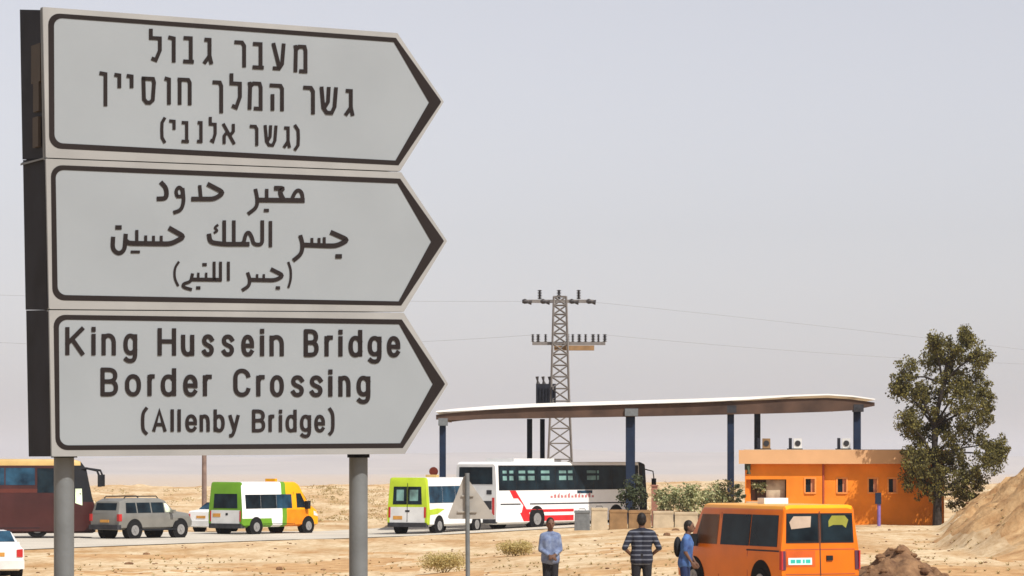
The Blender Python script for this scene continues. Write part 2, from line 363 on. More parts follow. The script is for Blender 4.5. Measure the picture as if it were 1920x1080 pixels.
HEB = [
 [('lamed', 279, 303, 68, 116), ('vav', 314, 329, 67, 118), ('bet', 342, 363, 68, 119), ('gimel', 380, 399, 71, 121), ('resh', 438, 461, 76, 127), ('bet', 472, 494, 79, 130), ('ayin', 509, 535, 80, 132), ('mem', 550, 576, 84, 137)],
 [('nunf', 185, 201, 134, 200), ('yod', 213, 227, 137, 166), ('yod', 236, 250, 139, 166), ('samekh', 265, 292, 144, 196), ('vav', 307, 320, 144, 197), ('het', 333, 359, 146, 198), ('kaff', 397, 418, 151, 213), ('lamed', 430, 453, 153, 205), ('mem', 464, 492, 153, 207), ('he', 505, 532, 157, 209), ('resh', 567, 590, 161, 215), ('shin', 599, 633, 162, 215), ('gimel', 645, 664, 167, 218)],
 [('po', 301, 310, 219, 269), ('yod', 316, 329, 224, 244), ('bet', 339, 354, 227, 268), ('nun', 368, 380, 227, 268), ('lamed', 391, 406, 230, 268), ('alef', 416, 441, 231, 271), ('resh', 467, 484, 234, 274), ('shin', 494, 520, 234, 275), ('gimel', 530, 545, 237, 278), ('pc', 551, 561, 233, 283)]]
def c3(*p): return [(20 + x / 3.6, 280 + y / 3.6) for x, y in p]
def c4(*p): return [(440 + x / 3.6, 280 + y / 3.6) for x, y in p]
AR = [
 [(c3((1018, 228), (1050, 262), (1052, 332), (995, 334)), 8.5), (c3((1120, 310), (1113, 280), (1135, 250), (1160, 275), (1158, 318), (1125, 318)), 6.5), (c3((1160, 270), (1168, 350), (1150, 410), (1105, 425)), 7),
  (c3((1335, 238), (1438, 292), (1375, 335), (1228, 335)), 8.5), (c3((1275, 250), (1282, 330)), 6.5),
  (c4((140, 275), (152, 330), (150, 390), (95, 432)), 7), (c4((150, 342), (460, 345)), 9), (c4((215, 275), (215, 335)), 6.5), (c4((203, 412), (222, 412)), 6),
  (c4((275, 262), (330, 262), (300, 285), (325, 335)), 8.5), (c4((385, 335), (405, 290), (430, 272), (455, 295), (458, 345)), 7)],
 [(c3((690, 600), (686, 675), (728, 708), (768, 680), (775, 580)), 8), (c3((715, 527), (738, 527)), 8), (c3((780, 620), (795, 634), (1080, 638), (1172, 590), (1075, 535)), 9),
  (c3((850, 552), (850, 630)), 6), (c3((910, 588), (910, 630)), 5.5), (c3((963, 590), (963, 630)), 5.5), (c3((1015, 590), (1015, 630)), 5.5), (c3((815, 692), (865, 692)), 5),
  (c3((1338, 580), (1345, 628), (1440, 640), (1600, 640)), 8.5), (c3((1440, 488), (1440, 640)), 6.8), (c3((1395, 512), (1372, 530), (1398, 548), (1375, 562)), 4.5), (c3((1505, 488), (1505, 640)), 6.8),
  (c4((-6, 640), (60, 640), (70, 575), (95, 555), (118, 600), (125, 642), (185, 645), (185, 488)), 7), (c4((240, 492), (240, 652)), 6.5),
  (c4((443, 588), (458, 640), (450, 705), (400, 745)), 7.5), (c4((458, 645), (640, 652), (690, 650), (765, 612), (655, 563)), 9), (c4((520, 605), (520, 645)), 5.5), (c4((568, 605), (568, 645)), 5.5), (c4((603, 600), (603, 645)), 5.5), (c4((688, 722), (712, 722)), 8)],
 [(c3((1132, 762), (1106, 800), (1104, 870), (1128, 918)), 4.5), (c3((1225, 845), (1215, 895), (1165, 905), (1160, 930), (1215, 945)), 6), (c3((1225, 878), (1415, 880)), 7), (c3((1265, 838), (1265, 878)), 4.5), (c3((1318, 838), (1318, 878)), 4.5),
  (c3((1300, 778), (1315, 778)), 6), (c3((1258, 935), (1272, 935)), 6), (c3((1372, 765), (1372, 878)), 5.5), (c3((1415, 765), (1415, 880)), 5.5), (c3((1468, 765), (1468, 880)), 5.5),
  (c4((88, 838), (102, 878), (96, 922), (55, 948)), 6.5), (c4((102, 880), (275, 884), (330, 852), (250, 812)), 7.5), (c4((150, 848), (150, 880)), 4.5), (c4((195, 848), (195, 880)), 4.5), (c4((283, 935), (297, 935)), 6), (c4((362, 765), (378, 810), (378, 880), (362, 930)), 4.5)]]
PAN = [dict(o=[(80, 13), (745, 62), (832, 191), (750, 321), (86, 295.5)], b=[(90, 24), (742, 71), (827, 191), (747, 310), (92, 278)], i=[(101, 33), (738, 79), (804, 192), (741, 301), (102, 268)]),
       dict(o=[(86, 297.5), (752, 323), (838, 452), (757, 584.5), (92, 579.5)], b=[(95, 309), (750, 335), (832, 452), (752, 573), (98, 563)], i=[(104, 318), (745, 344), (808, 453), (747, 565), (108, 553)]),
       dict(o=[(92, 581.5), (757, 586.5), (840, 720), (759, 851), (97, 856)], b=[(100, 590), (753, 599), (834, 720), (755, 840), (104, 844)], i=[(110, 599), (748, 608), (811, 720), (750, 831), (112, 835)])]
def rounded(poly, r):
    TL, TR, TP, BR, BL = [Vector(p) for p in poly]; out = []
    e = (TR - TL).normalized(); d = (BL - TL).normalized(); c = TL + e * r + d * r
    for k in range(7): a = R(15 * k); out.append(c - e * r * math.cos(a) - d * r * math.sin(a))
    out += [TR, TP + Vector((-3, -5)), TP + Vector((0, 0)), TP + Vector((-3, 5)), BR]
    e = (BR - BL).normalized(); d = (TL - BL).normalized(); c = BL + e * r + d * r
    for k in range(7): a = R(90 - 15 * k); out.append(c - e * r * math.cos(a) - d * r * math.sin(a))
    return out
class Words:
    """collects the strokes of one line and builds every word as its own piece of lettering"""
    def __init__(s): s.st = []
    def finish(s, parent):
        s.st.sort(key=lambda q: min(p[0] for p in q[0])); cur = None; hi = -1
        for pts, wd, lift in s.st:
            a, b = min(p[0] for p in pts) - wd / 2, max(p[0] for p in pts) + wd / 2
            if cur is None or a > hi + 16:
                if cur: cur.build('lettering', M['black'], parent)
                cur = MB(); hi = -1
            hi = max(hi, b); ribbon(cur, pts, wd, lift, proj)
        cur.build('lettering', M['black'], parent)
for k, pn in enumerate(PAN):
    mb = MB(); fr = [proj(x, y, 0) for x, y in pn['o']]
    mb.loft([fr, [p + back * .022 for p in fr]])
    fo = rounded(pn['o'], 8)
    pan = mb.build('sign_panel', M['board'], sg)
    rb = MB(); A = rounded(pn['o'], 3); B = rounded(pn['b'], 22)
    fa = [proj(p.x, p.y, .0008) for p in A]; fb = [proj(p.x, p.y, .0008) for p in B]; N = len(fa)
    rb.add(fa + fb, [[i, (i + 1) % N, N + (i + 1) % N, N + i] for i in range(N)]); rb.build('edge_strip', M['rim'], pan)
    rb = MB(); A = rounded(pn['b'], 22); B = rounded(pn['i'], 16)
    fa = [proj(p.x, p.y, .0016) for p in A]; fb = [proj(p.x, p.y, .0016) for p in B]; N = len(fa)
    rb.add(fa + fb, [[i, (i + 1) % N, N + (i + 1) % N, N + i] for i in range(N)]); rb.build('border', M['black'], pan)
    for li in range(3):
        tx = Words()
        if k == 2: latin(tx, *LAT[li])
        elif k == 0:
            sw = 7.1 if li < 2 else 5.9; lv = 0
            for gl, x0, x1, y0, y1 in HEB[li]:
                a, b, c, d = x0 + sw / 2, x1 - sw / 2, y0 + sw / 2, y1 - sw / 2
                if gl in ('po', 'pc'): a, b = x0 + 2, x1 - 2
                for stq in HB[gl]:
                    sl_ = .058 * (1 - y0 / 868)
                    ribbon(tx, [(a + (b - a) * gx, c + (d - c) * gy + sl_ * (b - a) * (gx - .5)) for gx, gy in stq], sw, .0022 + (lv % 5) * .0002, proj); lv += 1
        else:
            for lv, (pts, wd) in enumerate(AR[li]): ribbon(tx, soften(pts, 9), wd, .0022 + (lv % 5) * .0002, proj)
        tx.finish(pan)
    # box housing behind the panel, its open dark end at the left
    hb = MB(); o = pn['o']; x0 = o[0][0] + 3; f2 = [(x0, o[0][1] + (4 if k == 0 else -1)), (738, o[1][1] + (4 if k == 0 else -1)), (741, o[3][1] - (.5 if k < 2 else 6)), (x0 + 5, o[4][1] - .2)]
    f0 = [proj(x, y, -.023) for x, y in f2]; fl = ((.030, .030, .015, .015), (.015, .015, .008, .008), (.008, .008, 0, 0))[k]; hb.loft([f0, [p + back * .225 + Vector((0, 0, q)) for p, q in zip(f0, fl)]])
    hs_ = hb.build('sign_housing', M['dark'], sg)
    cp = MB(); q = [proj(x0, o[0][1] + 2, -.01), proj(x0 + 5, o[4][1] - 1, -.01)]; u_ = Vector((cu, su, 0))
    a, b = q[0] - u_ * .006, q[1] - u_ * .006
    for dz in (0,):   # flange of the channel
        cp.prism([a + back * (.0 if dz == 0 else .222), a + back * (.012 if dz == 0 else .236), a + back * (.012 if dz == 0 else .236) + u_ * .03, a + back * (.0 if dz == 0 else .222) + u_ * .03], b - a)
    if k == 0: cp.prism([b + back * .0, b + back * .24, b + back * .24 + u_ * .02 + Vector((0, 0, .014)), b + u_ * .02], (0, 0, -.006))
    cp.build('end_flange', M['galv'] if k == 0 else M['dark'], hs_)
    if k == 0:
        pl = MB()
        for (ya, yb, b0, b1) in ((78, 150, .03, .12), (150, 205, .045, .10), (215, 272, .05, .105)):
            p0 = proj(x0, ya, 0) - u_ * .004; p1 = proj(x0, yb, 0) - u_ * .004
            pl.prism([p0 + back * b0, p0 + back * b1, p0 + back * b1 + u_ * .01, p0 + back * b0 + u_ * .01], p1 - p0)
        pl.build('end_plate', mat('end_plate', (.06, .05, .042), .7), hs_)
for px, wpx in ((120, 38), (672, 35)):
    p = onplane(px, 850, -.10); q = onplane(px, 850, -.09)
    # keep the post centre on its column
    r = wpx / 2 / F * p.y; k = (px - 960) / F; p = Vector((k * (p.y + .0), p.y, 0)); 
    mb = MB(); mb.tube([rel((p.x, p.y, -.3)), rel((p.x, p.y, PZ(858, p.y)))], r, 24); post = mb.build('post', M['galv'], sg)
    mb = MB(); mb.box(p.x - so_.x - r * 1.15, p.x - so_.x + r * 1.15, p.y - so_.y - r * .8, p.y - so_.y + r * 1.2, PZ(858, p.y), PZ(846, p.y)); mb.build('clamp', M['dark'], post)

# triangular sign seen from behind
M['sheetback'] = mat('sign_back', (.34, .32, .29), .6, .1, .15, 3)
Yt = 60.
tp = W3(878, 1080, Yt); ts = thing('triangular_sign', (tp.x, Yt, zg(tp.x, Yt)), 0, 'bare grey triangular traffic sign on thin pole, seen from behind', 'road sign')
o = Vector(ts.location); tri = [W3(871, 889, Yt) - o, W3(930, 973, Yt) - o, W3(838, 973, Yt) - o]
cc = (tri[0] + tri[1] + tri[2]) / 3; rt = []
for i in range(3):
    p = tri[i]; a = tri[(i - 1) % 3]; b = tri[(i + 1) % 3]
    rt += [p + (a - p).normalized() * .05, p + ((a - p).normalized() + (b - p).normalized()) * .018, p + (b - p).normalized() * .05]
mb = MB(); mb.prism([p + Vector((0, .05, 0)) for p in rt], (0, .012, 0)); mb.build('sign_plate', M['sheetback'], ts)
mb = MB(); mb.tube([(0, 0, -.3), (-.02, 0, tri[0].z + .02)], .042, 16); mb.build('pole', M['galv'], ts)
mb = MB(); mb.box(-.2, .16, .02, .05, tri[1].z + .12, tri[1].z + .15); mb.build('bracket', M['sheetback'], ts); mb = MB(); mb.box(-.13, .1, .02, .05, tri[1].z + .42, tri[1].z + .45); mb.build('bracket', M['sheetback'], ts)

# ------------------------------------------------------------------ vehicles
class Veh:
    """lofted body: station = (x, zbottom, zbelt, ztop, half widths low, belt, top, lean)"""
    def __init__(s, name, st, place, fwd, Y, label, cat, group=None, z=None):
        s.st = st; L0 = st[0][0]; s.x0 = L0; wb = max(q[5] for q in st)
        ang = math.atan2(fwd[1], fwd[0]); f = Vector(fwd).normalized(); left = Vector((-f.y, f.x))
        corner = Vector((PX(place[0], Y), Y)); side = place[1]      # +1 rear-left corner, -1 rear-right corner
        cen = corner - f * L0 - left * wb * side
        s.root = thing(name, (cen.x, cen.y, zg(corner.x, corner.y) if z is None else z), ang, label, cat, group)
        s.wb = wb
    def ring(s, q):
        x, zb, zm, zt, a, b, c, ln = q; r = min(.09, (zt - zb) * .2); zm = min(zm, zt - r * 1.2)
        P = [(a * .82, zb), (a, zb + .10), (b, (zb + zm) / 2 + .1), (b * .985, zm), (c + (b - c) * .1, zt - r), (c - r * .3, zt - r * .3), (c - r * 1.4, zt)]
        R_ = [Vector((x + ln * (z - zb), -y, z)) for y, z in P] + [Vector((x + ln * (z - zb), y, z)) for y, z in P[::-1]]
        return R_
    def body(s, m, cuts=(), colour=None, name='body'):
        mb = MB(); mb.loft([s.ring(q) for q in s.st]); me = bpy.data.meshes.new(name); me.from_pydata(mb.v, [], mb.f)
        bm = bmesh.new(); bm.from_mesh(me); bmesh.ops.recalc_face_normals(bm, faces=bm.faces)
        for co, no in cuts:
            bmesh.ops.bisect_plane(bm, geom=bm.verts[:] + bm.edges[:] + bm.faces[:], plane_co=co, plane_no=no)
        ms = m if isinstance(m, list) else [m]
        for f in bm.faces:
            f.smooth = True
            if colour: f.material_index = colour(f.calc_center_median(), f.normal)
        bm.to_mesh(me); bm.free()
        for q in ms: me.materials.append(q)
        me.set_sharp_from_angle(angle=R(28)); o = bpy.data.objects.new(name, me); C.objects.link(o); o.parent = s.root; s.b = o; return o
    def sy(s, x, z):
        st = s.st
        for q, p in zip(st, st[1:]):
            if x <= p[0] or p is st[-1]:
                t = max(0, min(1, (x - q[0]) / (p[0] - q[0]))); w_ = [a + (b - a) * t for a, b in zip(q, p)]; break
        x_, zb, zm, zt, a, b, c, ln = w_; r = min(.09, (zt - zb) * .2); zm = min(zm, zt - r * 1.2)
        return interp(z, [(zb, a * .82), (zb + .1, a), ((zb + zm) / 2 + .1, b), (zm, b * .985), (zt - r, c + (b - c) * .1), (zt, c - r)])
    def side(s, name, poly, m, sgn=-1, off=.012, parent=None, label=None):
        mb = MB(); o = [Vector((x, sgn * (s.sy(x, z) + off), z)) for x, z in poly]; i = [Vector((x, sgn * (s.sy(x, z) - .02), z)) for x, z in poly]
        mb.loft([i, o]); ob = mb.build(name, m, parent or s.root)
        if label: ob['label'] = label
        return ob
    def rear(s, name, poly, m, off=.012, parent=None):
        q = s.st[0]; mb = MB()
        o = [Vector((q[0] + q[7] * (z - q[1]) - off, y, z)) for y, z in poly]; i = [p + Vector((off + .02, 0, 0)) for p in o]
        mb.loft([i, o]); return mb.build(name, m, parent or s.root)
    def wheels(s, xs_, r, track=None, wd=.24, rim=.58, arch=1.22):
        for x in xs_:
            for sg_ in (-1, 1):
                y = sg_ * ((track or s.wb) - wd / 2 - .01)
                mb = MB(); yo = max(s.sy(x, zz_) for zz_ in (r * .6, r * 1.1, r * 1.9)) + .008; mb.cyl((x, sg_ * (yo - .15), r * 1.08), (0, 1, 0), r * arch, .3, 28)
                if arch: mb.build('wheel_arch', M['rubber'], s.root)
                mb = MB(); ws = [(-wd / 2, r * .88), (-wd / 2 + .03, r), (wd / 2 - .03, r), (wd / 2, r * .88)]
                mb.loft([[Vector((x + rr * math.cos(2 * math.pi * k / 28), y + dy + sg_ * .03, r + rr * math.sin(2 * math.pi * k / 28))) for k in range(28)] for dy, rr in ws])
                wl = mb.build('wheel', M['rubber'], s.root)
                mb = MB(); mb.cyl((x, y + sg_ * (wd / 2 + .03), r), (0, 1, 0), r * rim, .03, 22)
                for k in range(5):
                    a = 2 * math.pi * k / 5; cx, cz = x + math.cos(a) * r * rim * .55, r + math.sin(a) * r * rim * .55
                    mb.cyl((cx, y + sg_ * (wd / 2 + .045), cz), (0, 1, 0), r * .1, .02, 8)
                mb.cyl((x, y + sg_ * (wd / 2 + .05), r), (0, 1, 0), r * .17, .04, 12)
                mb.build('rim', M['rim_metal'], wl)
    def part(s, name, mb, m, parent=None): return mb.build(name, m, parent or s.root)
def van_stations(H, L, W, belt=1.15):
    h = L / 2; w_ = W / 2
    return [(-h, .42, belt, H - .1, w_ * .95, w_ * .97, w_ * .84, .035), (-h + .12, .34, belt, H, w_ * .98, w_, w_ * .87, .0), (h - 1.75, .34, belt, H, w_ * .98, w_, w_ * .87, 0),
            (h - 1.45, .34, belt, H - .12, w_ * .98, w_, w_ * .85, 0), (h - .85, .34, belt - .02, belt + .42, w_ * .98, w_ * .99, w_ * .84, 0), (h - .75, .34, belt - .04, belt + .26, w_ * .97, w_ * .98, w_ * .86, 0),
            (h - .18, .34, belt - .2, belt - .02, w_ * .93, w_ * .93, w_ * .84, 0), (h, .38, belt - .35, belt - .2, w_ * .8, w_ * .82, w_ * .75, 0)]

# yellow, green and white shared taxi van
L, H = 5.6, 2.42
v = Veh('minibus', van_stations(H, L, 2.12), (455, -1), (.59, .805), 145.5, 'green, white and yellow minibus taxi parked on the road beyond the sign posts', 'minibus', 'minibus taxis')
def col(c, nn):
    if c.x < -2.74 or (nn.x < -.8 and c.x < -2): return 0 if c.z > 1.13 or abs(c.y) > .86 else 3  # rear doors in greyer white, their shade put into the paint
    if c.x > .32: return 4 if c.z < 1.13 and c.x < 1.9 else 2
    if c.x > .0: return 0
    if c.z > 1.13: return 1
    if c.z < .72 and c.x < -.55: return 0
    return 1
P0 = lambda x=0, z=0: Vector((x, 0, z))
v.body([M['green'], M['white'], M['taxi'], M['whiteg'], mat('amber_paint', (.80, .23, .01), .35)], [((1.9, 0, 0), (1, 0, 0)), ((.32, 0, 0), (1, 0, 0)), ((0, 0, 0), (1, 0, 0)), ((-.55, 0, 0), (1, 0, .3)), ((-2.62, 0, 0), (1, 0, 0)), ((0, 0, 1.13), (0, 0, 1)), ((0, 0, .75), (0, 0, 1)), ((0, .86, 0), (0, 1, 0)), ((0, -.86, 0), (0, 1, 0))], col)
v.side('side_window', [(-2.55, 1.2), (-1.5, 1.2), (-1.5, 1.84), (-2.55, 1.84)], M['glass']); v.side('side_window', [(-1.48, 1.2), (-.4, 1.2), (-.4, 1.84), (-1.48, 1.84)], M['glass'])
v.side('side_window', [(-.38, 1.2), (.7, 1.2), (.7, 1.84), (-.38, 1.84)], M['glassb']); v.side('side_window', [(1.05, 1.22), (1.78, 1.22), (1.4, 1.88), (1.05, 1.88)], M['glass'])
for a, b in ((-2.55, .7),): v.side('side_window', [(a, 1.2), (b, 1.2), (b, 1.84), (a, 1.84)], M['glass'], 1)
v.rear('rear_window', [(-.72, 1.22), (.72, 1.22), (.68, 1.88), (-.68, 1.88)], M['glass'])
mb = MB(); mb.box(-L / 2 - .03, -L / 2 + .25, -.97, .97, .3, .52); v.part('rear_bumper', mb, M['grime'])
v.rear('licence_plate', [(.3, .82), (.75, .82), (.75, .98), (.3, .98)], M['plate']); v.rear('door_handle', [(-.15, .9), (-.02, .9), (-.02, 1.0), (-.15, 1.0)], M['plastic'])
for sg_ in (-1, 1): v.rear('tail_light', [(sg_ * .86, .62), (sg_ * .93, .62), (sg_ * .93, 1.1), (sg_ * .86, 1.1)], M['lampred'])
mb = MB()
mb.loft([[Vector((1.42, -.74, 2.2)), Vector((1.42, .74, 2.2)), Vector((2.0, .80, 1.53)), Vector((2.0, -.80, 1.53))], [Vector((1.47, -.74, 2.24)), Vector((1.47, .74, 2.24)), Vector((2.05, .80, 1.58)), Vector((2.05, -.80, 1.58))]]); v.part('windscreen', mb, M['glass'])
mb = MB(); mb.box(1.62, 1.80, -1.24, -1.02, 1.15, 1.52); mb.tube([(1.7, -.92, 1.3), (1.72, -1.1, 1.35)], .03); v.part('mirror', mb, M['plastic'])
mb = MB(); mb.box(.35, .5, -.3, .3, H - .02, H + .14); v.part('taxi_light', mb, M['taxi'])
v.side('headlight', [(2.3, .85), (2.62, .8), (2.6, .98), (2.3, 1.06)], M['whiteg'])
v.side('door_seam', [(.84, .45), (.87, .45), (.87, 1.95), (.84, 1.95)], M['plastic'], off=.006)
v.side('side_trim', [(-2.2, .42), (.8, .42), (.8, .5), (-2.2, .5)], M['plastic'])
v.wheels((-1.85, 1.85), .36)

# white and lime minibus
L, H = 5.7, 2.55
v = Veh('minibus', van_stations(H, L, 2.12), (802, -1), (.45, .89), 143.5, 'white minibus taxi with lime window frame, behind the triangular sign', 'minibus', 'minibus taxis')
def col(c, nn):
    if c.x < -2.66 or (nn.x < -.8 and c.x < -2): return 0 if c.z > 1.22 or abs(c.y) > .9 else 2  # rear below the windows is a greyer white, shade painted in
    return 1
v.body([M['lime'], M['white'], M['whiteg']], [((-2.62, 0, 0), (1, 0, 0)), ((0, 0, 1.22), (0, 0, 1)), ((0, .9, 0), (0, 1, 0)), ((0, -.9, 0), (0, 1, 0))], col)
v.rear('rear_window', [(.03, 1.34), (.74, 1.34), (.70, 2.14), (.03, 2.14)], M['glass']); v.rear('rear_window', [(-.74, 1.34), (-.03, 1.34), (-.03, 2.14), (-.70, 2.14)], M['glass'])
v.rear('rear_curtain', [(.18, 1.5), (.55, 1.5), (.55, 2.0), (.18, 2.0)], M['glassm'], .02); v.rear('rear_curtain', [(-.55, 1.5), (-.12, 1.5), (-.12, 2.0), (-.55, 2.0)], M['glassm'], .02)
for a, b in ((-2.6, -1.35), (-1.32, -.1), (-.07, 1.0)): v.side('side_window', [(a, 1.4), (b, 1.4), (b, 2.16), (a, 2.16)], M['glassb'])
v.side('side_window', [(1.1, 1.35), (1.85, 1.35), (1.45, 2.05), (1.1, 2.05)], M['glass'])
v.side('lime_stripe', [(-2.65, .86), (-1.9, .9), (-1.2, 1.12), (-1.9, 1.16), (-2.65, 1.1)], M['lime'], off=.006)
mb = MB(); mb.box(-L / 2 - .04, -L / 2 + .2, -.98, .98, .32, .52); v.part('rear_bumper', mb, M['grime'])
v.rear('licence_plate', [(.25, .66), (.72, .66), (.72, .82), (.25, .82)], M['plate']); v.rear('badge', [(-.12, 1.0), (.1, 1.0), (.1, 1.08), (-.12, 1.08)], M['plastic'])
for sg_ in (-1, 1): v.rear('tail_light', [(sg_ * .86, .75), (sg_ * .96, .75), (sg_ * .96, 1.22), (sg_ * .86, 1.22)], M['lampred'])
v.rear('door_seam', [(-.012, .55), (.012, .55), (.012, 2.3), (-.012, 2.3)], M['plastic'], .008)
mb = MB(); mb.box(-.9, -.65, -.45, .1, H - .02, H + .12); v.part('taxi_light', mb, M['gold'])
mb = MB(); mb.box(1.7, 1.85, -1.25, -1.03, 1.2, 1.55); mb.tube([(1.78, -.93, 1.35), (1.78, -1.1, 1.4)], .03); v.part('mirror', mb, M['plastic'])
v.wheels((-1.75, 1.9), .37)

# red and white city bus
L = 12.0; h = 6.0
st = [(-h, .3, 1.8, 3.05, 1.22, 1.25, 1.14, .01), (-h + .15, .25, 1.8, 3.16, 1.24, 1.25, 1.17, 0), (h - .5, .25, 1.8, 3.16, 1.24, 1.25, 1.17, 0), (h - .1, .28, 1.6, 3.08, 1.22, 1.24, 1.12, -.02), (h, .32, 1.4, 2.9, 1.1, 1.15, 1.02, -.03)]
v = Veh('city_bus', st, (931, -1), (.62, .785), 148, 'long white bus with red stripes and dark window band by the pavilion', 'bus')
v.body([M['white'], M['whiteg'], M['plastic']], [((5.25, 0, 0), (1, 0, 0))], lambda c, nn: 1 if nn.x < -.7 else (2 if c.x > 5.25 else 0))  # rear faces take the greyer white as painted shade
v.side('window_band', [(-5.8, 1.83), (5.2, 1.83), (5.2, 3.0), (-5.8, 3.0)], M['plastic'], off=.007)
xs_w = [(-5.75, -4.5), (-4.46, -3.0), (-2.96, -1.5), (-1.46, 0.), (.04, 1.5), (1.54, 3.0), (3.04, 4.5), (4.54, 5.7)]
for i, (a, b) in enumerate(xs_w): v.side('side_window', [(a, 1.86), (b, 1.86), (b, 2.93), (a, 2.93)], M['glass'])
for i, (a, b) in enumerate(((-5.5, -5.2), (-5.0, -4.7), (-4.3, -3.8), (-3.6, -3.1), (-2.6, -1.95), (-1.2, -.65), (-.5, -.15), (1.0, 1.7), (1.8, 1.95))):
    v.side('painted_lit_pane', [(a, 2.3), (b, 2.3), (b, 2.5), (a, 2.5)], M['glassm'], off=.018)  # pale slabs painted as light showing in the dark windows
    v.side('painted_lit_pane', [(a, 2.62), (b, 2.62), (b, 2.75), (a, 2.75)], M['glassm'], off=.018)
v.side('side_window', [(-5.7, 1.86), (5.6, 1.86), (5.6, 2.93), (-5.7, 2.93)], M['glass'], 1)
v.rear('rear_window', [(-1.0, 2.12), (1.0, 2.12), (.98, 2.92), (-.98, 2.92)], M['glass'])
v.rear('engine_grille', [(-.95, .95), (-.45, .95), (-.45, 1.35), (-.95, 1.35)], M['grime']); v.rear('licence_plate', [(-.95, 1.65), (-.65, 1.65), (-.65, 1.85), (-.95, 1.85)], M['grime'])
v.side('red_stripe', [(-5.0, 1.82), (-4.55, 1.82), (-3.75, .95), (-2.9, .93), (-.1, .93), (-.1, .80), (-3.55, .8), (-3.5, .64), (-.1, .64), (-.1, .38), (-3.95, .38)], M['red'], off=.008)
v.side('trim_line', [(-5.7, 1.16), (-4.2, 1.16), (-4.2, 1.22), (-5.7, 1.22)], M['grime'], off=.008); v.side('trim_line', [(-3.5, 1.16), (5.6, 1.16), (5.6, 1.22), (-3.5, 1.22)], M['grime'], off=.008)
mb = MB()
for i in range(13):
    a = -1.9 + i * .27
    mb.add([Vector((x, -(v.sy(x, z) + .008), z)) for x, z in ((a, 1.46), (a + .17, 1.46), (a + .17, 1.56 + .07 * (i % 3)), (a, 1.56 + .05 * (i % 2)))], [[0, 1, 2, 3]])
v.part('side_lettering', mb, mat('faded_red', (.5, .18, .18), .6))
v.side('door', [(4.4, .32), (5.4, .32), (5.4, 1.8), (4.4, 1.8)], M['glass'], off=.01); v.side('door', [(.2, .32), (1.4, .32), (1.4, 1.8), (.2, 1.8)], M['glassb'], off=.01)
mb = MB(); mb.box(-4.2, -1.1, -.85, .85, 3.15, 3.32); mb.box(-.9, -.1, -.5, .5, 3.15, 3.26); v.part('roof_unit', mb, M['whiteg'])
v.rear('tail_light', [(.98, .7), (1.12, .7), (1.12, 1.5), (.98, 1.5)], M['lampred']); v.rear('tail_light', [(-1.12, .7), (-.98, .7), (-.98, 1.5), (-1.12, 1.5)], M['lampred'])
mb = MB(); mb.box(-6.05, -5.9, -1.2, 1.2, .3, .5); v.part('rear_bumper', mb, M['grime'])
mb = MB(); mb.tube([(5.9, -1.1, 2.8), (6.3, -1.3, 2.7), (6.35, -1.32, 2.3)], .03); mb.box(6.28, 6.4, -1.42, -1.22, 1.9, 2.35); v.part('mirror', mb, M['plastic'])
v.wheels((-2.95, 3.3), .48, wd=.3)

# maroon coach at the left edge
L = 12.0; h = 6.0; Yc = 136
st = [(-h, .2, 2.0, 3.4, 1.22, 1.25, 1.15, 0), (5.0, .2, 2.0, 3.4, 1.24, 1.25, 1.17, 0), (5.35, .2, 1.9, 3.30, 1.22, 1.24, 1.1, -.0), (5.6, .2, 1.7, 2.98, 1.2, 1.22, 1.08, 0), (5.86, .2, 1.2, 1.7, 1.15, 1.18, 1.08, 0), (6.0, .25, 1.0, 1.35, 1.0, 1.05, 1.0, 0)]
v = Veh('coach', st, (-230, -1), (.985, .17), Yc, 'maroon coach with gold roof band and arched black mirrors at the left edge', 'coach', z=-.43)
v.root.location.x += PX(172, Yc + 1) - (v.root.matrix_basis @ Vector((6.0, -1.0, 0))).x
v.body([M['maroon'], M['gold'], M['plastic']], [((0, 0, 3.12), (0, 0, 1)), ((0, 0, 1.55), (0, 0, 1)), ((4.9, 0, 0), (1, 0, 0))], lambda c, nn: 1 if c.z > 3.12 and c.x < 5.3 else (2 if (c.x > 5.0 and c.z > 1.55) else 0))
for a, b in ((-5.6, -4.1), (-4.05, -2.55), (-2.5, -1.0), (-.95, .55), (.6, 2.1), (2.15, 3.4)):
    v.side('side_window', [(a, 2.28), (b, 2.28), (b, 3.02), (a, 3.02)], M['glassb'] if a in (2.15, .6) else M['glass'])
v.side('side_window', [(3.5, 1.95), (4.6, 1.95), (4.6, 3.0), (3.5, 3.0)], M['glass']); v.side('driver_window', [(5.12, 1.5), (5.42, 1.4), (5.40, 2.12), (5.12, 2.12)], glass('painted_bright_pane', (.5, .5, .36), .3))  # driver pane painted pale for the light seen through it
v.side('side_window', [(-5.6, 2.28), (3.4, 2.28), (3.4, 3.02), (-5.6, 3.02)], M['glass'], 1)
v.side('luggage_flap', [(-3.2, .42), (3.6, .42), (3.6, .45), (-3.2, .45)], M['plastic'], off=.006); v.side('body_line', [(-5.8, 1.95), (4.7, 1.95), (4.7, 2.12), (-5.8, 2.12)], mat('dull_red', (.10, .025, .018), .4), off=.005)
v.side('emblem', [(1.4, 1.0), (1.7, .95), (1.72, 1.15), (1.45, 1.2)], M['signred'], off=.006)
mb = MB(); mb.box(5.52, 5.6, -1.05, 1.05, 1.8, 3.0); v.part('windscreen_frame', mb, M['plastic'])
for sg_, dx in ((-1, 0), (1, .25)):
    mb = MB(); mb.tube([(5.2, sg_ * 1.05, 2.95), (5.6, sg_ * 1.15, 3.0), (6.05 + dx, sg_ * 1.2, 2.9), (6.15 + dx, sg_ * 1.2, 2.65)], .05); mb.box(6.08 + dx, 6.24 + dx, sg_ * 1.2 - .12, sg_ * 1.2 + .12, 2.2, 2.72); v.part('mirror', mb, M['plastic'])
v.wheels((-2.6, 3.5), .5, track=1.12, wd=.3, arch=0.001)

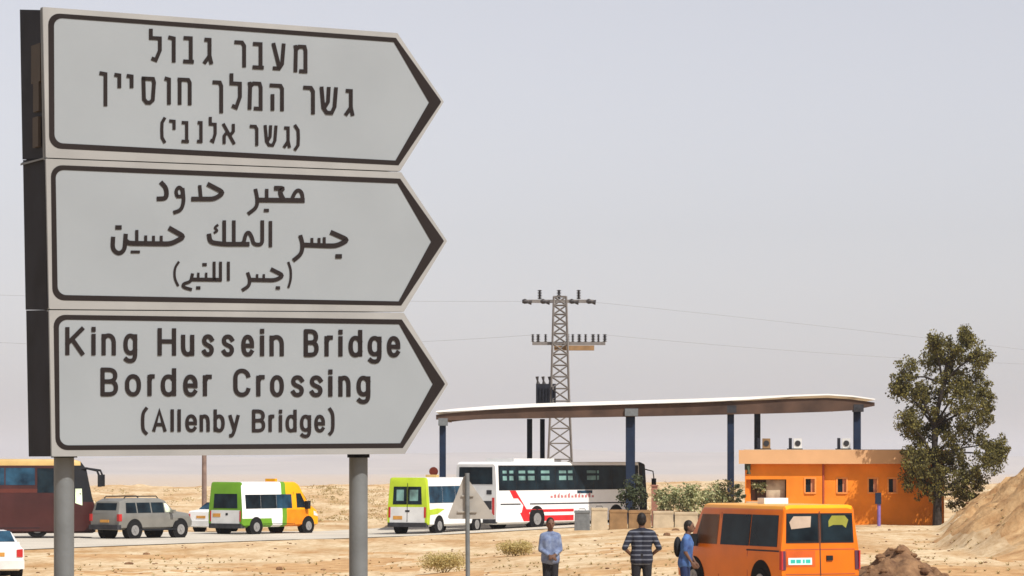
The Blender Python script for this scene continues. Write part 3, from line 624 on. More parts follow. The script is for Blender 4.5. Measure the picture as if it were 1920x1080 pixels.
# silver off-road car
L = 4.5; h = L / 2; w_ = .9
st = [(-h, .45, 1.0, 1.12, .84, .88, .84, .02), (-h + .05, .4, 1.05, 1.62, .86, .9, .72, .10), (-h + .5, .4, 1.05, 1.74, .88, .9, .72, 0), (.35, .4, 1.05, 1.74, .88, .9, .72, 0), (.62, .4, 1.05, 1.66, .88, .9, .72, 0), (1.12, .4, 1.02, 1.2, .88, .9, .78, 0),
      (2.0, .42, .92, 1.08, .86, .88, .8, 0), (2.2, .45, .75, .9, .78, .8, .74, 0)]
v = Veh('off_road_car', st, (224, -1), (.63, .775), 136, 'dusty silver off-road car with roof rails, behind the maroon coach', 'car', z=-.46)
v.body(M['silver'])
for a, b in ((-1.95, -1.2), (-1.12, -.35), (-.27, .45)): v.side('side_window', [(a + (.12 if a < -1.9 else 0), 1.12), (b, 1.12), (b, 1.56), (a + (.2 if a < -1.9 else 0), 1.56)], M['glass'])
v.side('side_window', [(.52, 1.14), (.98, 1.14), (.66, 1.5), (.52, 1.52)], glass('painted_reflection', (.4, .38, .3), .2))  # pale base colour stands in for a reflection on this pane
v.side('side_window', [(-1.8, 1.12), (.9, 1.12), (.5, 1.56), (-1.7, 1.56)], M['glass'], 1)
mb = MB(); a = -h + .05; mb.loft([[Vector((a + .06, -.66, 1.1)), Vector((a + .06, .66, 1.1)), Vector((a + .11, .6, 1.55)), Vector((a + .11, -.6, 1.55))], [Vector((a - .03, -.66, 1.1)), Vector((a - .03, .66, 1.1)), Vector((a + .07, .6, 1.55)), Vector((a + .07, -.6, 1.55))]]); v.part('rear_window', mb, M['glass'])
mb = MB(); mb.box(-h - .1, -h + .12, -.88, .88, .42, .62); v.part('rear_bumper', mb, M['grime'])
for sg_ in (-1, 1):
    mb = MB(); mb.box(-h - .03, -h + .14, sg_ * .84 - .07, sg_ * .84 + .07, .78, 1.08); v.part('tail_light', mb, M['lampred'])
    mb = MB(); mb.tube([(-1.7, sg_ * .6, 1.75), (-1.6, sg_ * .6, 1.83), (.2, sg_ * .6, 1.83), (.3, sg_ * .6, 1.75)], .025); v.part('roof_rail', mb, M['plastic'])
    mb = MB(); mb.box(.75, .9, sg_ * 1.02 - .1, sg_ * 1.02 + .1, 1.08, 1.24); v.part('mirror', mb, M['silver'])
mb = MB(); mb.box(-h - .035, -h + .0, -.26, .26, .72, .84); v.part('licence_plate', mb, M['plate'])
mb = MB(); mb.box(-1.3, 1.2, -.93, -.86, .36, .44); v.part('side_step', mb, M['plastic'])
v.wheels((-1.35, 1.4), .38)

# white saloon half hidden behind the minibus, and white saloon at the lower left edge
def saloon(name, place, fwd, Y, label, z=None):
    st = [(-2.2, .3, .85, .98, .78, .82, .74, .0), (-2.1, .25, .88, 1.04, .84, .86, .76, 0), (-1.45, .25, .9, 1.08, .85, .87, .76, 0), (-.85, .25, .9, 1.40, .85, .87, .66, 0), (.2, .25, .9, 1.43, .85, .87, .66, 0), (.95, .25, .88, 1.02, .85, .87, .76, 0), (1.95, .27, .75, .85, .8, .84, .74, 0), (2.2, .3, .6, .68, .7, .74, .68, 0)]
    v = Veh(name, st, place, fwd, Y, label, 'car', 'white saloon cars', z=z); v.body(M['white'])
    for s_ in (-1, 1):
        v.side('side_window', [(-1.2, .96), (-.3, .96), (-.3, 1.32), (-.85, 1.32)], M['glassb'], s_); v.side('side_window', [(-.25, .96), (.75, .96), (.3, 1.32), (-.25, 1.32)], M['glassb'], s_)
        v.rear('tail_light', [(s_ * .62, .66), (s_ * .80, .66), (s_ * .80, .90), (s_ * .62, .88)], M['lampred'], .03)
        mb = MB(); mb.box(.6, .75, s_ * .97 - .1, s_ * .97 + .1, .92, 1.04); v.part('mirror', mb, M['white'])
    mb = MB(); mb.loft([[Vector((-1.40, -.66, 1.06)), Vector((-1.40, .66, 1.06)), Vector((-.88, .58, 1.36)), Vector((-.88, -.58, 1.36))], [Vector((-1.43, -.66, 1.12)), Vector((-1.43, .66, 1.12)), Vector((-.91, .58, 1.42)), Vector((-.91, -.58, 1.42))]]); v.part('rear_window', mb, M['glassb'])
    v.rear('licence_plate', [(-.26, .68), (.26, .68), (.26, .8), (-.26, .8)], M['plate'], .02)
    mb = MB(); mb.box(-2.28, -2.1, -.84, .84, .3, .56); v.part('rear_bumper', mb, M['whiteg'])
    v.wheels((-1.3, 1.35), .31); return v
saloon('saloon_car', (405, -1), (.5, .86), 151, 'white saloon car mostly hidden behind the green and yellow minibus')
saloon('saloon_car', (47, -1), (-.28, .96), 96, 'white saloon car cut off at the left edge, only its back corner showing', z=-.68)

# orange van taxi
L, H = 4.8, 1.93; h = 2.4
st = [(-h, .32, 1.02, 1.86, .88, .91, .78, .05), (-h + .1, .26, 1.02, H, .91, .92, .80, .0), (1.22, .26, 1.02, H, .91, .92, .80, 0), (1.34, .26, 1.02, 1.86, .91, .92, .78, 0), (1.80, .26, 1.0, 1.2, .91, .92, .8, 0), (2.28, .28, .8, .95, .88, .89, .8, 0), (2.4, .32, .7, .8, .8, .82, .76, 0)]
v = Veh('passenger_van', st, (1464, 1), (-.40, .915), 64.5, 'orange passenger van with white roof sign, parked beside three people', 'van', z=.02)
v.body([M['orange'], M['taxi']], [((0, 0, 1.8), (0, 0, 1))], lambda c, nn: 1 if c.z > 1.87 else 0)
v.side('side_window', [(-2.2, 1.08), (-1.02, 1.08), (-1.02, 1.72), (-2.15, 1.72)], M['glass'], 1); v.side('side_window', [(-.98, 1.08), (.28, 1.08), (.28, 1.72), (-.98, 1.72)], M['glass'], 1)
v.side('front_window', [(.45, 1.08), (1.48, 1.08), (1.22, 1.70), (.45, 1.70)], M['glasst'], 1); v.side('side_window', [(-2.2, 1.08), (1.3, 1.08), (1.0, 1.7), (-2.15, 1.7)], M['glass'], -1)
def rearglass(y0, y1):
    v.rear('rear_window', [(y0, 1.16), (y1, 1.16), (y1 * .97, 1.76), (y0 * .97, 1.76)], M['plastic'], .010)
    a = .035; v.rear('window_pane', [(y0 + a, 1.20), (y1 - a, 1.20), (y1 - a, 1.72), (y0 + a, 1.72)], M['glass'], .016)
rearglass(.02, .78); rearglass(-.78, -.02)
v.rear('pane_patch', [(.22, 1.48), (.66, 1.44), (.70, 1.58), (.6, 1.70), (.2, 1.70)], M['beige'], .021); v.rear('pane_patch', [(-.2, 1.48), (-.3, 1.52), (-.52, 1.52), (-.6, 1.46), (-.66, 1.62), (-.58, 1.71), (-.28, 1.71), (-.2, 1.6)], M['yellow'], .021)  # flat patches standing in for beige and yellow things seen through the panes
v.rear('door_seam', [(-.01, .5), (.01, .5), (.01, 1.8), (-.01, 1.8)], M['grime'], .008)
for za in (.52, 1.02): v.rear('body_crease', [(-.8, za), (.8, za), (.8, za + .015), (-.8, za + .015)], M['signred'], .006)
v.rear('plate_recess', [(.12, .68), (.78, .68), (.78, 1.0), (.12, 1.0)], mat('plate_recess', (.5, .09, .015), .6), .008)
pl = v.rear('licence_plate', [(.2, .72), (.74, .72), (.74, .86), (.2, .86)], M['plateg'], .016)
mb = MB()
for i, (a, b) in enumerate(((.24, .34), (.37, .41), (.46, .56), (.59, .69))): mb.box(-h - .012 + .05 * .47, -h - .001 + .05 * .47, a, b, .755, .825)
mb.build('plate_marking', M['teal'], pl).location.x = -.012
v.rear('door_handle', [(-.28, .8), (-.14, .8), (-.14, .9), (-.28, .9)], M['plastic'], .03)
for s_ in (-1, 1):
    v.rear('tail_light', [(s_ * .80, .62), (s_ * .90, .62), (s_ * .90, 1.0), (s_ * .80, 1.0)], mat('dark_lens', (.10, .035, .06), .3), .02)
    v.side('tail_light', [(-2.42, .62), (-2.34, .62), (-2.34, 1.0), (-2.42, 1.0)], M['lampred'], s_)
    mb = MB(); mb.box(1.25, 1.42, s_ * 1.06 - .12, s_ * 1.06 + .12, 1.02, 1.28); v.part('mirror', mb, M['plastic'])
mb = MB(); mb.box(-h - .08, -h + .1, -.9, .9, .28, .48); v.part('rear_bumper', mb, M['grime'])
mb = MB(); mb.box(-.5, -.2, -.28, .28, H - .01, H + .12); v.part('taxi_light', mb, M['white'])
v.side('door_seam', [(.34, .4), (.36, .4), (.36, 1.75), (.34, 1.75)], M['signred'], 1, .006); v.side('door_seam', [(-.95, .4), (-.93, .4), (-.93, 1.0), (-.95, 1.0)], M['signred'], 1, .006)
v.side('slide_rail', [(-2.3, .98), (-.9, .98), (-.9, 1.01), (-2.3, 1.01)], M['grime'], 1, .008)
mb = MB(); mb.loft([[Vector((1.36, -.7, 1.8)), Vector((1.36, .7, 1.8)), Vector((1.76, .75, 1.23)), Vector((1.76, -.75, 1.23))], [Vector((1.40, -.7, 1.83)), Vector((1.40, .7, 1.83)), Vector((1.81, .75, 1.27)), Vector((1.81, -.75, 1.27))]]); v.part('windscreen', mb, M['glass'])
v.wheels((-1.55, 1.45), .33, arch=1.36)

# ------------------------------------------------------------------ orange building
A0 = Vector((PX(1397, 143), 143, 0)); bd = thing('kiosk_building', (A0.x, A0.y, -.02), R(-4.1), 'single-storey orange rendered building with peach cornice under the tall tree', 'building')
def bx(px): return (px - 1397) / F * 143
def bz(py): return PZ(py, 143)
Wd = bx(1768); D = 6.5
opx0, opx1, oz0, oz1 = bx(1399), bx(1474), bz(938), bz(898)
xb = bx(1541)
mb = MB()
# front wall pieces around the openings
wins = [(1510, 1527), (1570, 1586), (1628, 1643), (1665, 1679)]
def wallrow(y0, x0, x1, ws, z0=0., z1=2.78):
    cur = x0
    for a, b in ws:
        mb.box(cur, a, y0, y0 + .25, z0, z1); mb.box(a, b, y0, y0 + .25, z0, bz(922)); mb.box(a, b, y0, y0 + .25, bz(897), z1); cur = b
    mb.box(cur, x1, y0, y0 + .25, z0, z1)
mb.box(0, opx0, 0, .25, 0, 2.78); mb.box(opx0, opx1, 0, .25, 0, oz0); mb.box(opx0, opx1, 0, .25, oz1, 2.78)
wallrow(0, opx1, xb, [(bx(1510), bx(1527))])
wallrow(.12, xb, Wd, [(bx(a), bx(b)) for a, b in wins[1:]])
mb.box(0, .25, .25, D, 0, 2.78); mb.box(Wd - .25, Wd, .37, D, 0, 2.78); mb.box(.25, Wd - .25, D - .25, D, 0, 2.78)
mb.build('wall', M['wall'], bd)
mb = MB(); mb.box(-.28, Wd + .2, -.34, D + .2, 2.78, 3.395); cn = mb.build('cornice', M['cornice'], bd)
mb = MB(); mb.box(-.05, Wd - .1, -.1, D, 3.395, 3.42); mb.build('roof_deck', M['conc'], cn)
for a, b in wins:
    y0 = 0 if a < 1541 else .12
    mb = MB(); mb.box(bx(a), bx(b), y0 + .14, y0 + .18, bz(922), bz(897)); wn = mb.build('window', M['glass'], bd)
    mb = MB(); x0, x1, z0, z1 = bx(a), bx(b), bz(922), bz(897); t = .07
    mb.box(x0 - t, x0, y0 - .025, y0 - .003, z0 - t, z1 + t); mb.box(x1, x1 + t, y0 - .025, y0 - .003, z0 - t, z1 + t); mb.box(x0, x1, y0 - .025, y0 - .003, z1, z1 + t); mb.box(x0 - .02, x1 + .02, y0 - .06, y0 - .003, z0 - t, z0)
    mb.build('surround', mat('window_surround', (.72, .27, .07), .85), wn)
    mb = MB(); mb.box((x0 + x1) / 2 + .03, x1, y0 + .10, y0 + .13, z0, z1); mb.build('shutter', mat('window_shutter', (.5, .22, .12), .8), wn)
mb = MB(); mb.box(opx0, opx1, .5, .55, oz0, oz1); mb.build('back_panel', mat('kiosk_inside', (.14, .085, .06), .7), bd)
mb = MB(); mb.box((opx0 + opx1) / 2, opx1 - .05, .30, .34, oz0, oz1 - .02); mb.build('kiosk_window', glass('dusty_pane', (.26, .18, .14), .3), bd)
mb = MB(); mb.box(opx0, opx1 + .1, -.3, -.003, oz0 - .1, oz0 - .03); mb.build('counter', M['conc'], bd)
mb = MB(); mb.tube([(xb + .05, .02, 0), (xb + .05, .02, 2.74)], .045); mb.build('drainpipe', M['signred'], bd)
mb = MB(); mb.box(-.02, .25, -.05, -.003, bz(880), bz(868)); mb.tube([(.12, -.12, bz(880)), (.16, -.40, bz(874)), (.16, -.42, bz(888))], [.04, .06, .10]); mb.build('wall_lamp', M['darkleaf'], bd)
# small units on the roof
def rooft(px, dark, lab, kind):
    x = bx(px); u = thing('air_conditioner', bd.matrix_basis @ Vector((x, 1.0, 3.42)), R(-4.1), lab, 'air conditioner', 'units on the flat roof')
    m1 = MB(); m1.box(-.28, -.14, -.1, .1, 0, .52); m1.box(-.36, .34, -.12, .12, 0, .05); m1.build('bracket', M['dark'], u)
    m1 = MB(); m1.box(-.06, .3, -.16, .16, .05, .50); bo = m1.build('casing', M['whiteg'] if not dark else M['concb'], u)
    m1 = MB(); m1.cyl((.12, -.17, .28), (0, 1, 0), .13, .03, 18); m1.build('fan', M['grime'], bo)
rooft(1432, True, 'brown air conditioner at the left end of the orange building roof', 0)
rooft(1491, False, 'pale air conditioner in the middle of the orange building roof', 1)
rooft(1582, False, 'pale air conditioner nearest the tree on the orange building roof', 2)

# ------------------------------------------------------------------ pavilion
YF, YB = 151.6, 171.
pv = thing('pavilion', (PX(1182, YF), YF, zg(PX(1182, YF), YF)), 0, 'long open pavilion with white-edged arched roof on dark blue steel posts', 'shelter')
o = Vector(pv.location)
PR = [(818, 771), (850, 767), (925, 761), (1000, 757), (1100, 754), (1200, 751), (1300, 748), (1400, 744.5), (1480, 741), (1550, 739), (1595, 742), (1638, 748)]
def zt_(X): return interp(X, [(PX(a, YF), PZ(b, YF)) for a, b in PR])
mb = MB(); th = .14; rings = []
for a, b in PR:
    X = PX(a, YF); Z = PZ(b, YF)
    th = interp(a, [(818, .06), (850, .12), (925, .17), (1350, .17), (1500, .07), (1638, .06)])
    rings.append([Vector((X, YF - .6, Z)) - o, Vector((X, YB + .8, Z)) - o, Vector((X, YB + .8, Z - th)) - o, Vector((X, YF - .6, Z - th)) - o])
mb.loft(rings); rf = mb.build('roof', M['roofw'], pv, 10); th = .175
mb = MB(); rings = []
for a, b in PR:
    X = PX(a, YF); Z = PZ(b, YF) - th - .003; d = interp(a, [(818, .22), (850, .36), (1000, .52), (1182, .58), (1370, .62), (1500, .68), (1560, .66), (1607, .48), (1638, .16)])
    rings.append([Vector((X, YF - .45, Z)) - o, Vector((X, YF - .2, Z)) - o, Vector((X, YF - .2, Z - d)) - o, Vector((X, YF - .45, Z - d)) - o])
mb.loft(rings); mb.build('fascia_beam', M['brown'], pv, 10)
mb = MB(); rings = []
for a, b in PR:
    X = PX(a, YF); Z = PZ(b, YF) - th - .003
    rings.append([Vector((X, YB, Z)) - o, Vector((X, YB + .2, Z)) - o, Vector((X, YB + .2, Z - .12)) - o, Vector((X, YB, Z - .12)) - o])
mb.loft(rings); mb.build('rear_beam', M['underside'], pv, 10)
for a in (830, 930, 1030, 1182, 1280, 1370, 1490, 1607):
    X = PX(a, YF); Z = zt_(X) - th - .01
    mb = MB(); mb.box(X - .07 - o.x, X + .07 - o.x, YF - .19 - o.y, YB - .01 - o.y, Z - .14 - o.z, Z - .003 - o.z); mb.build('rafter', M['underside'], pv)
for px, wp, Y in ((830, 12, YF), (1182, 17, YF), (1370, 12, YF), (1607, 13, YF), (993, 10, YB - 2), (1017, 9, YB), (1420, 11, YB - 3)):
    X = PX(px, Y); r = wp / 2 / F * Y; zb_ = zg(X, Y) - .2; zt2 = zt_(X) - th - .3
    mb = MB(); t = .03
    mb.box(X - r - o.x, X + r - o.x, Y - r - o.y, Y - r + t - o.y, zb_ - o.z, zt2 - o.z); mb.box(X - r - o.x, X + r - o.x, Y + r - t - o.y, Y + r - o.y, zb_ - o.z, zt2 - o.z)
    mb.box(X - t - o.x, X + t - o.x, Y - r + t - o.y, Y + r - t - o.y, zb_ - o.z, zt2 - o.z); mb.build('post', M['navy'], pv)
    if Y == YF:
        mb = MB(); mb.box(X - r * 1.3 - o.x, X + r * 1.6 - o.x, Y - r * 2 - .15 - o.y, Y + r - o.y, zt2 - .25 - o.z, zt2 + .1 - o.z); mb.build('bracket', M['grime'] if px > 1200 else M['galv'], pv)

# ------------------------------------------------------------------ power tower
YP = 186.; tx_ = PX(1050, YP); tz = zg(tx_, YP)
tw = thing('power_pylon', (tx_, YP, tz), 0, 'steel lattice power pylon with transformer rising behind the pavilion roof', 'pylon')
def ty(py): return PZ(py, YP) - tz
def tX(px): return PX(px, YP) - tx_
Ht = ty(556); mb = MB()
def tw_w(z): return interp(z, [(0, .82), (Ht * .55, .52), (Ht, .36)])
for a in (-1, 1):
    for b in (-1, 1): mb.tube([(a * tw_w(0), b * tw_w(0), -.2), (a * tw_w(Ht * .55), b * tw_w(Ht * .55), Ht * .55), (a * tw_w(Ht), b * tw_w(Ht), Ht)], .06, 4)
z = 0; k = 0
while z < Ht - .5:
    z2 = min(Ht, z + tw_w(z) * 1.35)
    for s1, s2 in ((-1, 1), (1, -1)):
        mb.tube([(s1 * tw_w(z), -tw_w(z), z), (s2 * tw_w(z2), -tw_w(z2), z2)], .036, 4); mb.tube([(s1 * tw_w(z), tw_w(z), z), (s2 * tw_w(z2), tw_w(z2), z2)], .036, 4)
        mb.tube([(s1 * tw_w(z), -tw_w(z), z), (s1 * tw_w(z2), tw_w(z2), z2)], .036, 4)
    for s1 in (-1, 1): mb.tube([(-tw_w(z2), s1 * tw_w(z2), z2), (tw_w(z2), s1 * tw_w(z2), z2)], .036, 4)
    z = z2
mb.build('lattice_mast', M['lattice'], tw)
def ins(par, px, y0, y1, r=.075):
    m1 = MB(); x = tX(px); a, b = ty(y1), ty(y0); nn = max(3, int((b - a) / .09)); rr = []; zz = []
    for i in range(nn):
        zz += [a + (b - a) * i / nn, a + (b - a) * (i + .4) / nn, a + (b - a) * (i + .8) / nn]; rr += [r * .45, r * 1.25, r * .45]
    m1.tube([(x, 0, q) for q in zz], rr, 10); return m1.build('insulator', M['porcelain'], par)
mb = MB(); mb.box(tX(982), tX(1113), -.09, .09, ty(568), ty(562)); ca = mb.build('crossarm', M['lattice'], tw)
for px in (1012, 1048, 1085): ins(ca, px, 543, 561, .12)
for px in (988, 1108, 1022, 1076):
    m1 = MB(); m1.tube([(tX(px - 9), 0, ty(565)), (tX(px - 4), 0, ty(565)), (tX(px + 2), 0, ty(566)), (tX(px + 9), 0, ty(567))], [.1, .16, .1, .16], 10); m1.build('insulator', M['porcelain'], ca)
mb = MB(); mb.box(tX(998), tX(1135), -.1, .1, ty(647), ty(641)); ca = mb.build('crossarm', M['lattice'], tw)
for i, px in enumerate((999, 1009, 1023, 1064, 1074, 1086, 1098, 1112, 1122, 1134)): ins(ca, px, 626, 641, .085 + .03 * (i % 2))
mb = MB(); mb.box(tX(1039), tX(1114), -.25, .25, ty(657), ty(648)); mb.build('platform', M['concb'], tw)
mb = MB(); mb.box(tX(1005), tX(1042), -.5, .5, ty(775), ty(720))
for i in range(7): x = tX(1006 + i * 5.6); mb.box(x, x + .05, -.62, -.5, ty(770), ty(726))
tf = mb.build('transformer', M['dark'], tw)
for px in (1009, 1020, 1032):
    m1 = MB(); m1.tube([(tX(px), 0, ty(720)), (tX(px - 1), 0, ty(714)), (tX(px - 2), 0, ty(706))], [.12, .05, .1], 8); m1.build('bushing', M['porcelain'], tf)
# overhead wires: one object each
def wire(p, q, sag, lab):
    mb = MB(); pts = []
    for i in range(25):
        t = i / 24; r = p.lerp(q, t); r.z -= sag * 4 * t * (1 - t); pts.append(r - p)
    mb.tube(pts, .0055, 5); ob = mb.build('power_line', M['lattice'], loc=p); tag(ob, lab, 'power line', 'overhead power lines')
wire(W3(988, 565, YP), W3(-500, 535, YP + 25), .3, 'thin overhead wire running left from the top crossarm behind the big sign')
wire(W3(1000, 628, YP), W3(-500, 600, YP + 25), 1.2, 'thin overhead wire running left from the lower pylon crossarm')
wire(W3(1108, 566, YP), W3(2300, 705, YP + 60), -.2, 'thin overhead wire sloping right from the top crossarm towards the tree')
wire(W3(1134, 628, YP), W3(2300, 690, YP + 60), .5, 'thin overhead wire running right from the lower pylon crossarm')

# ------------------------------------------------------------------ small street things
Yp = 156.; p = W3(383, 0, Yp); mb = MB(); zq = zg(p.x, Yp)
mb.tube([(0, 0, -.3), (.0, 0, 6.6)], [.13, .10], 12); ob = mb.build('wooden_pole', M['wood'], loc=(p.x, Yp, zq)); tag(ob, 'slim brown wooden pole standing behind the big sign', 'pole')
Yr = 156.; p = W3(813, 0, Yr); rs = thing('round_sign', (p.x, Yr, zg(p.x, Yr)), 0, 'small round red sign showing above the white minibus roof', 'road sign')
zz = PZ(884, Yr) - rs.location.z
mb = MB(); mb.cyl((0, 0, zz), (0, 1, 0), .22, .03, 20); mb.build('sign_disc', M['signred'], rs)
mb = MB(); mb.tube([(0, .05, -.2), (0, .05, zz + .1)], .035); mb.build('pole', M['galv'], rs)
Yv = 138.; p = W3(1648, 990, Yv); vp = thing('metal_post', (p.x, Yv, zg(p.x, Yv)), 0, 'thin violet post with a dark blue box in front of the orange wall', 'post'); z0 = vp.location.z
mb = MB(); mb.tube([(0, 0, -.1), (0, 0, PZ(925, Yv) - z0)], .075, 12); mb.build('post', M['purple'], vp)
mb = MB(); mb.box(-.16, .09, -.12, .09, PZ(945, Yv) - z0, PZ(924, Yv) - z0); mb.build('meter_box', M['navy'], vp)
mb = MB(); mb.box(-.12, .12, -.12, .12, -.05, .05); mb.build('foot', M['conc'], vp)
# concrete planters and blocks in front of the bus
YB_ = 141.
def block(px0, px1, y0, m, lab, plan=True):
    X0, X1 = PX(px0, YB_), PX(px1, YB_); z0 = zg((X0 + X1) / 2, YB_) - .05; zt = PZ(y0, YB_)
    t = thing('concrete_planter' if plan else 'concrete_block', ((X0 + X1) / 2, YB_, z0), 0, lab, 'planter' if plan else 'concrete block', 'concrete boxes in front of the bus'); w_ = (X1 - X0) / 2; H_ = zt - z0
    mb = MB(); c = .04; mb.loft([[Vector((-w_ + q, -.4 + q, zq)), Vector((w_ - q, -.4 + q, zq)), Vector((w_ - q, .4 - q, zq)), Vector((-w_ + q, .4 - q, zq))] for zq, q in ((0, 0), (H_ - .12, .02), (H_ - .115, 0), (H_ - .02, 0), (H_, .02))]); mb.build('box', m, t)
    if plan:
        mb = MB(); mb.box(-w_ + .08, w_ - .08, -.32, .32, H_, H_ + .02); mb.build('soil', M['earth'], t)
    else:
        mb = MB(); mb.tube([(-.15, 0, H_), (-.12, 0, H_ + .07), (.12, 0, H_ + .07), (.15, 0, H_)], .015); mb.build('lifting_loop', M['grime'], t)
block(1077, 1106, 957, M['galv'], 'grey concrete block at the left end of the row before the bus', False)
block(1108, 1139, 952, M['conc'], 'tallest pale concrete block next to the brown planters', False)
block(1142, 1176, 956, M['concb'], 'left brown concrete planter behind the man in the striped shirt')
block(1178, 1220, 957, M['concb'], 'right brown concrete planter under the dark shrub')
block(1224, 1262, 958, M['conc'], 'pale tan planter just right of the dark shrub')
block(1264, 1308, 960, M['conc'], 'pale tan planter beside the front of the orange van')
p = W3(1227, 0, 144.); mb = MB(); mb.box(-.13, .13, -.13, .13, -.2, PZ(912, 144.) - zg(p.x, 144)); mb.box(-.17, .17, -.17, .17, PZ(912, 144.) - zg(p.x, 144), PZ(909, 144.) - zg(p.x, 144)); ob = mb.build('pillar', mat('brown_pillar', (.30, .14, .10), .8), loc=(p.x, 144., zg(p.x, 144))); tag(ob, 'short reddish brown pillar just beyond the front of the bus', 'pillar')

# ------------------------------------------------------------------ vegetation
def leaves(mb, c, rad, n_, size, droop=.3, clump=.35, flat=False):
    c = Vector(c)
    for _ in range(n_):
        while True:
            p = Vector((random.uniform(-1, 1), random.uniform(-1, 1), random.uniform(-1, 1)))
            if .25 < p.length < 1: break
        p = p.normalized() * (p.length ** .6)
        q = c + Vector((p.x * rad[0], p.y * rad[1], p.z * rad[2]))
        d = Vector((random.uniform(-1, 1), random.uniform(-1, 1), random.uniform(-1, .6) - droop)).normalized()
        u = d.cross(Vector((random.uniform(-1, 1), random.uniform(-1, 1), random.uniform(-1, 1)))).normalized()
        l = size * random.uniform(.6, 1.4); w__ = l * random.uniform(.22, .4)
        mb.add([q, q + d * l * .5 + u * w__, q + d * l, q + d * l * .5 - u * w__], [[0, 1, 2, 3]])
YT = 141.; tb = W3(1757, 0, YT); tzb = zg(tb.x, YT)
tr = thing('tall_tree', (tb.x, YT, tzb), 0, 'tall dark olive tree with ragged crown leaning over the orange building', 'tree')
O = Vector(tr.location)
def tp_(px, py, dy=0): return W3(px, py, YT) - O + Vector((0, dy, 0))
blobs = [(1790, 650, 34, 26, 0), (1765, 672, 28, 24, 1), (1752, 640, 12, 12, 0), (1810, 632, 12, 14, 0), (1826, 668, 26, 20, -.6), (1790, 700, 44, 30, .4), (1700, 706, 26, 26, 0), (1690, 728, 18, 14, .3), (1715, 735, 20, 14, -.4), (1838, 720, 18, 28, .4), (1770, 735, 40, 26, .8),
         (1735, 770, 34, 28, .2), (1700, 792, 18, 20, -.5), (1722, 812, 22, 16, .5), (1848, 762, 18, 26, 0), (1800, 765, 34, 26, -.8), (1812, 800, 36, 26, .6), (1775, 830, 30, 30, -.3), (1858, 832, 30, 22, .2), (1868, 850, 18, 16, 0), (1845, 868, 26, 20, -.4), (1730, 865, 38, 26, -.2), (1712, 885, 24, 24, .3), (1765, 880, 40, 34, .2), (1765, 795, 20, 18, .5), (1800, 730, 22, 20, -.4), (1790, 860, 26, 22, .6),
         (1800, 905, 34, 30, -.2), (1740, 912, 34, 20, .1), (1812, 935, 26, 18, .3), (1825, 895, 24, 22, .2), (1720, 848, 26, 18, .2)]
s_ = YT / F
mb = MB()
trunk = [tp_(1757, 995), tp_(1758, 930), tp_(1753, 860), tp_(1752, 800), tp_(1768, 720), tp_(1780, 650)]
mb.tube(trunk, [.22, .18, .15, .12, .08, .03], 10); mb.build('trunk', M['bark'], tr)
mb = MB()
for (px, py, rx, ry, dy) in blobs:
    base = min(trunk[1:5], key=lambda q: abs(q.z - (tp_(px, py).z - .9))); e = tp_(px, py, dy * 1.2)
    mid = base.lerp(e, .5) + Vector((0, 0, .15)); mb.tube([base, mid, e], [.07, .045, .015], 6)
    for k in range(4):
        e2 = e + Vector((random.uniform(-1, 1) * rx * s_, random.uniform(-.6, .6), random.uniform(-.8, .9) * ry * s_)); mb.tube([mid.lerp(e, .6), e2], [.025, .008], 4)
mb.build('branches', M['bark'], tr)
mb = MB()
for (px, py, rx, ry, dy) in blobs:
    c = tp_(px, py, dy * 1.2)
    for k in range(30):
        a = random.uniform(0, 2 * math.pi); rr = random.uniform(.1, 1.2)
        cc_ = c + Vector((math.cos(a) * rx * s_ * rr, random.uniform(-.9, .9) * rx * s_, math.sin(a) * ry * s_ * rr))
        q = random.uniform(.09, .29); leaves(mb, cc_, (q, q, q * 1.15), 64, .10, .5)
mb.build('crown', M['leaf'], tr)
def shrub(name, px, py, rx, ry, Y, m, lab, cat='shrub', group=None, n_=500, size=.12, zbot=None, up=False):
    X = PX(px, Y); cz = PZ(py, Y); zb_ = zg(X, Y) if zbot is None else zbot; sc_ = Y / F
    t = thing(name, (X, Y, zb_), 0, lab, cat, group); c = Vector((0, 0, cz - zb_)); mb = MB()
    for k in range(7): a = random.uniform(-1, 1); mb.tube([(a * .1, 0, 0), c + Vector((a * rx * sc_ * .7, random.uniform(-.3, .3), random.uniform(-.3, .5) * ry * sc_))], [.018, .006], 5)
    mb.build('stems', M['dry'] if m is M['drygreen'] else M['bark'], t); mb = MB()
    for k in range(max(6, n_ // 30)):
        a = random.uniform(0, 6.28); rr = random.uniform(0, .95); q = random.uniform(.12, .2) * (rx * sc_ if rx * sc_ < 1 else 1) * 1.6
        cc_ = c + Vector((math.cos(a) * rx * sc_ * rr, random.uniform(-.4, .4) * rx * sc_, math.sin(a) * ry * sc_ * rr)); leaves(mb, cc_, (q, q, q), 30, size, -.7 if up else .1)
    for i_, v_ in enumerate(mb.v):
        if v_[2] < .0: mb.v[i_] = (v_[0], v_[1], .0 + abs(v_[2]) * .1)
    mb.build('foliage', m, t)
shrub('oleander', 1252, 934, 26, 24, 141.4, M['oleander'], 'pale green flowering shrub next to the short brown pillar', group='shrubs over the planters', n_=1500)
shrub('oleander', 1292, 936, 32, 26, 141.2, M['oleander'], 'fullest green shrub above the planter right of the pillar', group='shrubs over the planters', n_=1900)
shrub('oleander', 1354, 930, 34, 26, 144, M['oleander'], 'bright green shrub at the foot of the pavilion post left of the orange building', group='shrubs over the planters', n_=1900)
shrub('oleander', 1325, 938, 20, 20, 145, M['oleander'], 'small green shrub between two larger shrubs beyond the orange van', group='shrubs over the planters', n_=900)
shrub('dark_shrub', 1186, 925, 26, 34, 141.3, M['darkleaf'], 'dark shrub growing in front of the shaded end of the white bus', n_=1500)
shrub('dark_shrub', 1385, 925, 10, 18, 142, M['darkleaf'], 'narrow dark shrub against the left corner of the orange building', n_=300)
